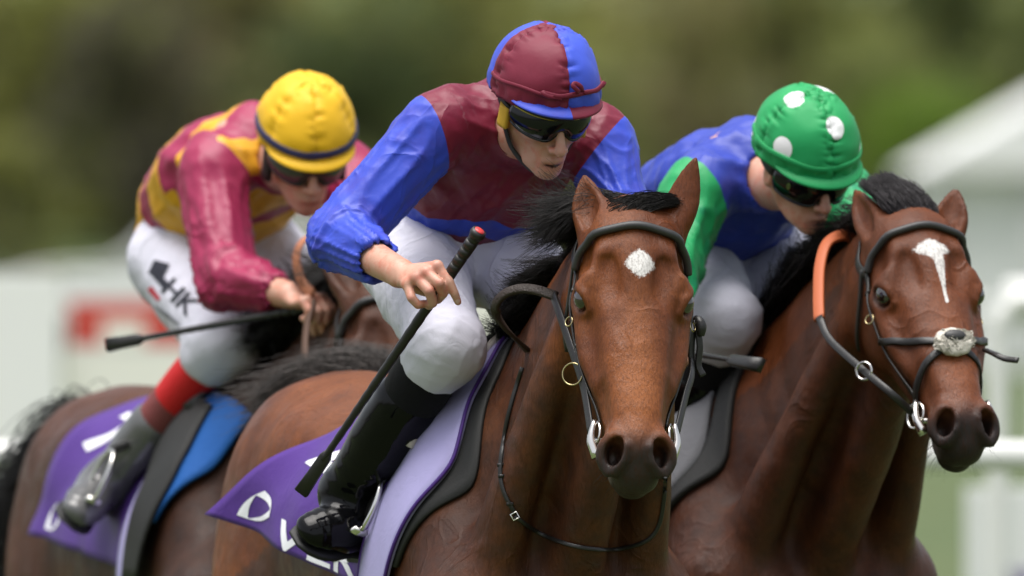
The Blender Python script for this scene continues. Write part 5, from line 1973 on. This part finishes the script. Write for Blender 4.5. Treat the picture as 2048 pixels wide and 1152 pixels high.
m = MB(); m.tube(spline(barrel_pt(horseA, np.array((-.03, -.05, -.08)), np.array((-14, -30, -44)), np.full(3, .052)), 10), np.linspace(.012, .006, 10), 8); m.build('pommel_pad', TAN, sd)
stirrup(sd, PX(706, 1062, .70), (.42, -.85, .12), (.42, -.02, 1), (-.6, -.7, -.2), STEEL, barrel_pt(horseA, -.10, -40, .05)[0])
whA = whip('black riding whip with a red disc on its grip in the leading jockey\'s hand', PX(956, 466, .165), PX(602, 985, .47), r=.0112, cap=Mat('red_disc', (.65, .05, .05), .4).m)

# cap ribbon and goggle details of the leading jockey
def cap_ribbon(parent, R, t, C, RR, mat, z, hw=.006, a0=-180, a1=180, wob=.002, name='ribbon', slope=0.0):
    an = np.radians(np.linspace(a0, a1, 90))
    zz = z + wob * np.sin(an * 5) + slope * np.cos(an)
    sc = np.sqrt(np.maximum(1 - (zz / RR[2]) ** 2, .05)) * 1.0
    P = np.stack([C[0] + (RR[0] + .0075) * sc * np.cos(an), C[1] + (RR[1] + .0075) * sc * np.sin(an), C[2] + zz], 1)
    N = np.stack([np.cos(an), np.sin(an), 0 * an + .2], 1)
    V, Q, T = tube_arrays(P @ R.T + t, 1, flat=(hw, .0022), ref=N @ R.T)
    m = MB(); m.add(V, Q, T)
    return m.build(name, mat, parent, attrs={'m1': np.full(m.n, -1.0), 'm2': np.full(m.n, -1.0)})


cap_ribbon(hA, RAh, tA, hC, hR, CAP_A, .020, .0040, -100, 100, .003)
bow = [spline(np.array([(.112, .028, .079), (.120, .020, .092), (.118, .008, .099), (.125, .000, .096), (.124, .016, .082)]), 14), spline(np.array([(.122, .012, .078), (.121, -.022, .073), (.113, -.047, .076), (.110, -.060, .079), (.115, -.048, .072), (.122, -.02, .070)]), 16),
       spline(np.array([(.116, .030, .078), (.108, .062, .080), (.096, .082, .092), (.100, .076, .084)]), 12)]
for b in bow:
    V, Q, T = tube_arrays((b + (.004, 0, .004)) @ RAh.T + tA, 1, flat=(.0045, .0018), ref=RAh[:, 0] * .9 + RAh[:, 2] * .3)
    m = MB(); m.add(V, Q, T); m.build('ribbon_bow', CAP_A, hA, attrs={'m1': np.full(m.n, -1.0)})
A_ = np.linspace(.02, .98, 50)
m = MB(); m.tube(gfA(A_, 0 * A_ + .93, .004), .0016, 6); m.build('yellow_trim', Mat('yellow_trim', (.55, .42, .02), .4).m, gA)
V2, T2 = text_tris('UoF', 1, .01)
# lettering sits on the brow band of the goggles
aa = .56 + V2[:, 0] * .062
P = gfA(aa, 1.10 + V2[:, 1] * .17, .010)
mesh_np('lettering', P, T2, Mat('gold_print', (.50, .45, .15), .4).m, gA)
def bandf(a, b):
    an = np.radians(-78 + 156 * a); z = .040 + .022 * b
    return np.stack([.114 * np.cos(an), .089 * np.sin(an), z], 1) @ RA.T + tA
shell_patch('brow_band', bandf, 40, 5, .004, BLACKST, gA)
def earf(a, b):
    return np.stack([.022 - .036 * a, -.082 - .008 * np.sin(np.pi * a), .020 - .046 * b], 1) @ RA.T + tA
shell_patch('ear_pad', earf, 8, 8, .014, YELF, hA)
shell_patch('ear_pad', lambda a, b: np.stack([.028 - .050 * a, .082 + .010 * np.sin(np.pi * a), .030 - .078 * b], 1) @ RA.T + tA, 8, 8, .014, YELF, hA)
# chin strap
for s in (-1, 1):
    pts = spline(np.array([(.0, s * .080, -.03), (.02, s * .062, -.075), (.045, s * .025, -.110), (.05, 0, -.115)]), 14) @ RA.T + tA
    V, Q, T = tube_arrays(pts, 1, flat=(.009, .002), ref=RA[:, 1] * s); m = MB(); m.add(V, Q, T); m.build('chin_strap', BLACKST, hA)
# buttons down the front of the jacket
Jb = RJ_A
for f_ in (.18, .42, .66):
    p = Jb['J']['pelvis'] * (1 - f_) + Jb['J']['neck'] * f_ + Jb['fr'] * .2
    for _ in range(40):
        v = float(Jb['silks'].ev(p[None])[0])
        p = p - Jb['fr'] * v * .7
    Rb = basis(Jb['fr'], Jb['tl'])
    m = MB(); m.ellipsoid(p, (.0035, .0085, .0085), Rb, 12, 8); m.build('button', Mat('maroon_button', (.14, .010, .02), .3).m, riderA)

# ------------------------------------------------------------------ rider in maroon and yellow at the left
CRIM, YEL = (.30, .016, .070), (.72, .36, .012)
SILK_B = silk_material('silk_crimson_yellow', CRIM, YEL, (.045, .004, .012), fine=.25)
CAP_B = silk_material('cap_yellow', (.80, .46, .008), (.020, .018, .07), rough=.58, fine=.2)


def patB(V, c):
    J = c['J']
    m = np.full(len(V), -1.0)
    al = (V - J['pelvis']) @ c['tl'] + .25 * (V - J['pelvis']) @ c['fr']
    arms = np.minimum(np.minimum(c['arm']['r'][1], c['arm']['r'][3]), np.minimum(c['arm']['l'][1], c['arm']['l'][3]))
    arms = np.where(np.minimum(c['arm']['r'][0], c['arm']['l'][0]) < -.5, 1, arms)
    body = arms - .080
    h = np.sin((al + .02) / .185 * 2 * math.pi)
    m = np.minimum((h + .25) * .05, body) * 10
    ch = np.minimum((V - J['neck']) @ c['fr'] - .045, .065 - np.abs(al - .235))
    m = np.maximum(m, np.minimum(ch, body) * 10)
    return {'m1': m, 'm2': np.full(len(V), -1.0)}


def handsB(B, J, spans):
    hand_fist(B, J['wr_r'], J['hd_r'], (-.1, .3, -1), (-.6, .6, -.3))
    hand_fist(B, J['wr_l'], J['hd_l'], (-.1, .3, -1), (.6, .6, -.3))
    spans.append((J['hd_r'] - .06, J['hd_r'] + .06, .005))


YB = 2.9
RB = basis((math.sin(rd(12)) * math.cos(rd(30)), -math.cos(rd(12)) * math.cos(rd(30)), -math.sin(rd(30))), (-.02, 0, 1))
tB = PX(610, 306, YB)
RED = cloth_plain('red_gaiter', (.55, .012, .014), .6)
specB = dict(label='jockey in crimson and yellow silks with a yellow cap on the left horse', head=(RB, tB), skin=SKIN, silk=SILK_B, breeches=WHITEC, sock=cloth_plain('pale_maroon_stocking', (.20, .05, .05), .7), cuffband=RED,
    boot=BOOT2, sole=SOLE, pattern=patB, hands=handsB, boot_top=.60, puff=1.08, leg=.80, armfold=1.7,
    J=dict(pelvis=PX(395, 455, YB + .60), neck=PX(520, 285, YB + .24), sh_r=PX(425, 345, YB + .14), sh_l=PX(690, 350, YB + .26),
           el_r=PX(450, 560, YB - .02), wr_r=PX(578, 590, YB - .22), hd_r=PX(628, 598, YB - .28), el_l=PX(760, 520, YB + .02), wr_l=PX(680, 600, YB - .16), hd_l=PX(650, 620, YB - .22),
           hip_r=PX(352, 520, YB + .50), hip_l=PX(520, 520, YB + .58), kn_r=PX(450, 682, YB + .16), kn_l=PX(690, 690, YB + .24),
           an_r=PX(212, 965, YB + .40), an_l=PX(760, 985, YB + .50), toe_r=PX(150, 1030, YB + .24), toe_l=PX(820, 1060, YB + .36)))
riderB, RJ_B = build_rider(specB)
hB, hCB, hRB = helmet(riderB, RB, tB, CAP_B, CAP_B, lambda L, p, t: {'m1': np.full(len(L), -1.0)}, lambda L: {'m1': np.full(len(L), -1.0)}, 6, 72, 30, seed=9)
NAVY = Mat('navy_ribbon', (.022, .018, .075), .5).m
cap_ribbon(hB, RB, tB, hCB, hRB, NAVY, .014, .0085, -180, 180, .001, slope=-.006)
CLEARL = Mat('clear_lens', (.05, .045, .045), .06, Specular_IOR_Level=.6).m
goggles(riderB, RB, tB, CLEARL, BLACKPL, BLACKST)
for s in (-1, 1):
    shell_patch('ear_pad', lambda a, b: np.stack([.028 - .050 * a, s * (.080 + .008 * np.sin(np.pi * a)), .030 - .085 * b], 1) @ RB.T + tB, 6, 6, .012, BLACKST, hB)
mane(horseB, 0, 1.0, 1600, .13, -.8, .45, (-.3, .1, .15), 12, lift=.7, r0=.0022)
tail(horseB, 2200, .42, (-.45, .35, .05), 1.1, (-.1, .1, 0), 13, HAIR, .0016)
brB = bridle(horseB, 'black bridle with a grey browband on the left horse, half hidden by the leading jockey')
whB = whip('black whip pointing left in the hand of the yellow-capped jockey', PX(668, 606, YB - .26), PX(214, 690, YB + .0), r=.0095)
rnB = thing('rein', 'tan rein looped beside the hand of the yellow-capped jockey', 'rein', PX(610, 560, YB - .2))
V, Q, T = tube_arrays(spline(np.array([PX(640, 470, YB - .2), PX(606, 482, YB - .22), PX(592, 515, YB - .24), PX(602, 560, YB - .26), PX(625, 590, YB - .30)]), 24), 1, flat=(.012, .003), ref=(-.8, -.6, .2)); m = MB(); m.add(V, Q, T); m.build('tan_grip', Mat('tan_rein', (.36, .13, .06), .6).m, rnB)
V, Q, T = tube_arrays(spline(np.array([PX(625, 600, YB - .30), PX(612, 660, YB - .34), PX(612, 720, YB - .40), PX(640, 790, YB - .5)]), 20), 1, flat=(.010, .003), ref=(-.8, -.6, .2)); m = MB(); m.add(V, Q, T); m.build('leather_rein', Mat('dark_tan_rein', (.10, .05, .03), .6).m, rnB)
ncB = thing('number_cloth', 'purple number cloth on the left horse', 'saddle cloth', PX(180, 950, YB + .4))
o, atB = sheet('cloth', horseB, lambda a, b: -.08 - a * (.66 + .14 * b), -4, lambda a: -102 + 12 * a, .012, PURPLE, ncB, 24, 30, warp=lambda P, a, b: P + (np.clip((b - .5) * 2, 0, 1) * np.clip(a, 0, 1))[:, None] * np.array((-.02, -.02, 0)) + (.016 * b * fbm(np.stack([a * 6 + b * 2, b * 3, 0 * a], 1), 7, 2))[:, None] * np.array((-.9, -.4, 0)))
print_on('number', atB, text_tris('7', 1, .02), .80, .36, .46, .40, -4, WHITEP, ncB)
print_on('logo', atB, swirl_logo(), .84, .88, .085, .08, 10, WHITEP, ncB)
wcB = thing('weight_cloth', 'pale lilac cloth below the black saddle flap of the left horse', 'saddle cloth', PX(230, 980, YB + .3))
sheet('cloth', horseB, lambda a, b: -.005 - a * .12, -60, -122, .022, LILAC, wcB, 8, 30, thick=.01)
sdB = thing('saddle', 'black racing saddle with a broad flap on the left horse', 'saddle', horseB['loc'](-.2, 0, 1.5))
sheet('seat', horseB, lambda a, b: .03 - a * .36, 30, -30, .036, LEATHER, sdB, 14, 14, thick=.02)
sheet('flap', horseB, lambda a, b: .09 + .06 * np.sin(np.pi * b) - a * (.26 - .14 * b), -24, -104, .034, RUBBER, sdB, 10, 18, thick=.008)
BLUEP = cloth_plain('blue_pad', (.012, .10, .36), .7)
pdB = thing('saddle_pad', 'bright blue saddle pad in front of the saddle flap of the left horse', 'saddle pad', horseB['loc'](.1, 0, 1.5))
sheet('pad', horseB, lambda a, b: .27 - .14 * b - a * (.26 - .20 * b), -18, -80, .022, BLUEP, pdB, 8, 20, thick=.008)
stirrup(sdB, PX(178, 1000, YB + .28), (.32, -.92, .1), (.45, -.02, 1), (-.6, -.7, -.2), STEEL, barrel_pt(horseB, -.10, -40, .05)[0])

# printed marks on the breeches of the yellow-capped jockey
def decal(name, obj, VT, px, py, sx, rot, mat, lift=.0022):
    """flat print laid on the cloth of obj where the pixel rays meet it"""
    Vt, T = VT
    if not hasattr(decal, 'cache'): decal.cache = {}
    if obj.name not in decal.cache:
        me = obj.data
        decal.cache[obj.name] = BVHTree.FromPolygons([v.co[:] for v in me.vertices], [p.vertices[:] for p in me.polygons])
    tree_ = decal.cache[obj.name]
    c, s = math.cos(rd(rot)), math.sin(rd(rot))
    P = []
    for a, b in Vt:
        x, y = px + (a * c - b * s) * sx, py - (a * s + b * c) * sx
        o = PX(x, y, .8); d = unit(o - CAM)
        h, nn, _, _ = tree_.ray_cast(Vector(o), Vector(d))
        P.append(np.array(h) - d * lift * 2 if h is not None else np.array((np.nan,) * 3))
    P = np.array(P)
    ok = ~np.isnan(P).any(1)
    P[~ok] = 0
    T = T[ok[T].all(1)]
    return mesh_np(name, P, T, mat, obj)


INK = Mat('navy_print', (.010, .010, .020), .6).m
REDP = Mat('red_print', (.50, .01, .03), .6).m
GREYP = Mat('grey_print', (.20, .20, .23), .6).m
bre = [o for o in riderB.children if o.name.startswith('breeches')][0]
decal('lettering', bre, text_tris('HK', 1, .02), 357, 594, 54, -44, INK)
def quad(pts, n=7):
    """four-cornered patch cut into small triangles so that it follows the cloth"""
    p = np.array(pts, float); g = np.linspace(0, 1, n)
    V = np.array([(p[0] * (1 - u) + p[1] * u) * (1 - v) + (p[3] * (1 - u) + p[2] * u) * v for v in g for u in g])
    T = []
    for i in range(n - 1):
        for j in range(n - 1):
            k = i * n + j
            T += [(k, k + 1, k + n + 1), (k, k + n + 1, k + n)]
    return V, np.array(T)



decal('emblem', bre, quad([(-.5, -.5), (.5, -.6), (.6, .5), (-.4, .4)]), 316, 536, 32, -20, INK)
decal('emblem', bre, quad([(-.2, -.6), (.3, -.7), (.3, .6), (-.2, .5)]), 318, 558, 32, 40, INK)
decal('emblem', bre, quad([(-.15, -.6), (.15, -.6), (.25, .6), (-.2, .6)]), 308, 588, 26, 40, REDP)
for k in range(4):
    decal('small_lettering', bre, quad([(-1, -.10), (1, -.10), (1, .10), (-1, .10)]), 322 + k * 8, 624 + k * 5, 18, -44, GREYP)

# ------------------------------------------------------------------ rider in blue and green at the right
GREEN, RBLUE = (.010, .30, .090), (.024, .048, .36)
SILK_C = silk_material('silk_blue_green', RBLUE, GREEN, fine=.25)
CAP_C = silk_material('cap_green_spots', (.008, .30, .085), (.80, .80, .80), rough=.58, fine=.2)


def patC(V, c):
    J = c['J']
    m = np.full(len(V), -1.0)
    for s, sg in (('r', -1), ('l', 1)):
        hu, du, hf, df = c['arm'][s]
        arm = unit(J['el_' + s] - J['sh_' + s])
        seam = (V - J['sh_' + s]) @ unit(arm * .75 + c['lat'] * sg * .8) - .0
        m = np.maximum(m, np.where(np.minimum(du, df) < .125, seam * 10, -1))
    return {'m1': m}


YC = 1.55
RC = basis((math.sin(rd(28)) * math.cos(rd(30)), -math.cos(rd(28)) * math.cos(rd(30)), -math.sin(rd(30))), (-.10, 0, 1))
tC = PX(1608, 338, YC)
GREYW = cloth_plain('grey_white_breeches', (.50, .50, .58), .7, .2, creases=True)
specC = dict(label='jockey in blue and green silks with a white-spotted green cap on the right horse', head=(RC, tC), skin=SKIN, silk=SILK_C, breeches=GREYW, sock=BLACKCLOTH, boot=BOOT, sole=SOLE, pattern=patC, hands=handsB, puff=1.2, armfold=1.4,
    J=dict(pelvis=PX(1385, 480, YC + .58), neck=PX(1500, 320, YC + .26), sh_r=PX(1398, 378, YC + .16), sh_l=PX(1672, 392, YC + .30),
           el_r=PX(1340, 520, YC + .06), wr_r=PX(1330, 640, YC - .06), hd_r=PX(1345, 690, YC - .10), el_l=PX(1728, 470, YC + .14), wr_l=PX(1765, 585, YC + .02), hd_l=PX(1790, 630, YC - .02),
           hip_r=PX(1365, 520, YC + .52), hip_l=PX(1530, 520, YC + .60), kn_r=PX(1448, 640, YC + .18), kn_l=PX(1630, 650, YC + .28),
           an_r=PX(1330, 960, YC + .40), an_l=PX(1740, 960, YC + .50), toe_r=PX(1290, 1040, YC + .26), toe_l=PX(1790, 1040, YC + .36)))
riderC, RJ_C = build_rider(specC)
def cap_dir(px, py, R, t, y):
    """direction on the cap under a pixel of the photograph"""
    C, RR = np.array((-.010, 0, .056)), np.array((.128, .103, .118))
    p0 = (PX(px, py, y - .5) - t) @ R; p1 = (PX(px, py, y + .5) - t) @ R
    o, d = (p0 - C) / RR, (p1 - p0) / RR
    a, b, c = d @ d, o @ d, o @ o - 1
    k = (-b - math.sqrt(max(b * b - a * c, 0))) / a
    return unit(o + d * k)


_dots = [cap_dir(px, py, RC, tC, YC) for px, py in ((1590, 202), (1668, 256), (1568, 296), (1724, 305), (1648, 182), (1510, 250))] + [unit(d) for d in ((-.7, .2, .6), (-.8, -.5, .2), (-.3, .9, .3))]


def spots(L, ph, th):
    D = (L - (-.010, 0, .056)) / (.128, .103, .118)
    D /= np.linalg.norm(D, axis=1, keepdims=True)
    d = np.max([D @ s for s in _dots], 0)
    return {'m1': (d - math.cos(.195)) * 20}


hCc, hCC, hRC = helmet(riderC, RC, tC, CAP_C, CAP_C, spots, lambda L: {'m1': np.full(len(L), -1.0)}, 4, 120, 48, seed=15)
cap_ribbon(hCc, RC, tC, hCC, hRC, CAP_C, .016, .006, -120, 120, .002)
gC, gfC = goggles(riderC, RC, tC, LENS, BLACKPL, BLACKST, top=.040, bot=-.030)
shell_patch('brow_band', lambda a, b: np.stack([.112 * np.cos(np.radians(-80 + 160 * a)), .088 * np.sin(np.radians(-80 + 160 * a)), .024 + .026 * b], 1) @ RC.T + tC, 30, 5, .005, BLACKST, gC)
V2, T2 = text_tris('o', 1, .05)
mesh_np('badge', gfC(.16 + V2[:, 0] * .05, .62 + V2[:, 1] * .4, .006), T2, Mat('olive_badge', (.10, .16, .03), .4).m, gC)
mane(horseC, 0, 1.0, 2200, .075, -.55, .25, (-.2, .1, .1), 22, lift=.9, r0=.0018)
rng = np.random.default_rng(24)
n = 3600
R0 = np.array([horseC['hp'](a, b, -.05) for a, b in zip(rng.uniform(-.05, .02, n), rng.uniform(-.05, .05, n))])
R0, _ = surf(horseC, R0, -.002)
strands('forelock', hair_material('grey_black_forelock', (.016, .014, .015)), horseC['root'], grow(R0, np.tile((-.42, .30, .80), (n, 1)), .100, 10, .15, (-.25, .2, .0), .08, 90, 26, .08), .0010)


def noseC(fr, root):
    FL = cloth_plain('sheepskin', (.58, .55, .48), .95, .6)
    # crossed noseband straps with a tuft of sheepskin where they meet
    strap('noseband_strap', fr, [(.27, -.120, -.12), (.31, -.095, -.07), (.345, -.055, -.018), (.365, 0, -.005), (.40, .055, -.025), (.44, .075, -.08), (.48, .06, -.14)], .008, .0025, LEATHER, root, .005, 34)
    strap('noseband_strap', fr, [(.27, .120, -.12), (.31, .095, -.07), (.345, .055, -.018), (.365, 0, -.005), (.40, -.055, -.025), (.44, -.075, -.08), (.48, -.06, -.14)], .008, .0025, LEATHER, root, .008, 34)
    rg = np.random.default_rng(3)
    c = fr['hp'](.365, 0, .010)
    mb = MB(); mb.ellipsoid((0, 0, 0), (.034, .040, .016), None, 24, 14)
    V = mb.V[0]
    V = V * (1 + .10 * vnoise(V * 120, 4))[:, None]
    mb.V = [V @ fr['HR'].T + c]
    mb.build('sheepskin', FL, root)
    d = rg.normal(0, 1, (900, 3)); d /= np.linalg.norm(d, axis=1, keepdims=True); d[:, 2] = np.abs(d[:, 2]) * .8
    R0 = (d * (.033, .039, .016)) @ fr['HR'].T + c
    strands('fleece', FL, root, grow(R0, d @ fr['HR'].T, .013, 5, 0, (0, 0, 0), .5, 8, 5), .0014, .6)
    m = MB(); m.ellipsoid(fr['hp'](.358, 0, .027), (.013, .024, .008), fr['HR'], 12, 8); m.build('centre_pad', PADDED, root)


brC = bridle(horseC, 'black bridle with a crossed noseband and sheepskin tuft on the right horse', noseband=noseC, bb=.0078)
rnC = thing('rein', 'orange rein arching beside the neck of the right horse', 'rein', PX(1640, 600, 1.3))
V, Q, T = tube_arrays(spline(np.array([PX(1718, 488, 1.45), PX(1690, 470, 1.42), PX(1655, 485, 1.38), PX(1640, 530, 1.32), PX(1637, 590, 1.24), PX(1638, 638, 1.18)]), 30), 1, flat=(.0125, .004), ref=(-.4, -.9, .2)); m = MB(); m.add(V, Q, T); m.build('orange_grip', ORANGE, rnC)
V, Q, T = tube_arrays(spline(np.array([PX(1638, 634, 1.18), PX(1660, 680, 1.12), PX(1720, 735, 1.02), PX(1780, 785, .95), horseC['hp'](.482, -.085, -.085)]), 24), 1, flat=(.008, .003), ref=(-.3, -.9, .3)); m = MB(); m.add(V, Q, T); m.build('leather_rein', LEATHER, rnC)
V, Q, T = tube_arrays(spline(np.array([horseC['hp'](.335, .098, -.06), PX(1990, 708, 1.0), PX(2010, 717, .98), PX(2036, 720, .96)]), 16), 1, flat=(.006, .003), ref=(.1, -.9, .4)); m = MB(); m.add(V, Q, T); m.build('strap_end', LEATHER, brC)
m = MB(); m.tube(ring(PX(1728, 742, 1.0), (-.6, -1, .1), .018, 0), .003, 8, closed=True); m.build('martingale_ring', STEEL, rnC)
whC = whip('dark green-black whip end showing beside the leading horse\'s cheek', PX(1300, 692, YC - .08), PX(1522, 730, YC - .42), r=.0085, flap=.3)
sdC = thing('saddle', 'black racing saddle on the right horse', 'saddle', horseC['loc'](-.2, 0, 1.5))
sheet('rubber_pad', horseC, lambda a, b: .075 + .16 * np.sin(np.pi * np.clip(b * .92, 0, 1)) ** 1.2 - a * .06, 6, -100, .010, RUBBER, sdC, 6, 30, thick=.014)
sheet('seat', horseC, lambda a, b: -.02 - a * .36, 30, -30, .036, LEATHER, sdC, 14, 14, thick=.02)
GPAD = cloth_plain('grey_pad', (.16, .16, .17), .7)
wcC = thing('saddle_pad', 'grey saddle pad with lilac edging on the right horse', 'saddle pad', horseC['loc'](-.05, -.2, 1.3))
sheet('pad', horseC, lambda a, b: .025 + .16 * np.sin(np.pi * np.clip(b * .95, 0, 1)) ** 1.2 - a * .16, -6, -105, .014, GPAD, wcC, 8, 30, thick=.01)
sheet('edging', horseC, lambda a, b: -.09 + .10 * np.sin(np.pi * b) - a * .16, -14, -108, .020, LILAC, wcC, 8, 30, thick=.008)
m = MB(); p = barrel_pt(horseC, np.array((.05, .03)), np.array((-10, -20)), np.array((.03, .03))); m.tube(spline(np.array([p[0], p.mean(0) + (0, -.01, .01), p[1]]), 8), np.array([.006, .012, .014, .014, .014, .013, .011, .006]), 10); m.build('brass_pommel_clip', Mat('yellow_clip', (.55, .30, .03), .5).m, sdC)
NAVYD = Mat('navy_patch', (.014, .022, .085), .6).m
breC = [o for o in riderC.children if o.name.startswith('breeches')][0]
decal('navy_patch', breC, quad([(-.5, -.5), (.5, -.5), (.5, .5), (-.5, .5)]), 1592, 520, 44, -20, NAVYD)
decal('navy_patch', breC, quad([(-.5, -.5), (.5, -.5), (.5, .5), (-.5, .5)]), 1384, 530, 44, -30, NAVYD)
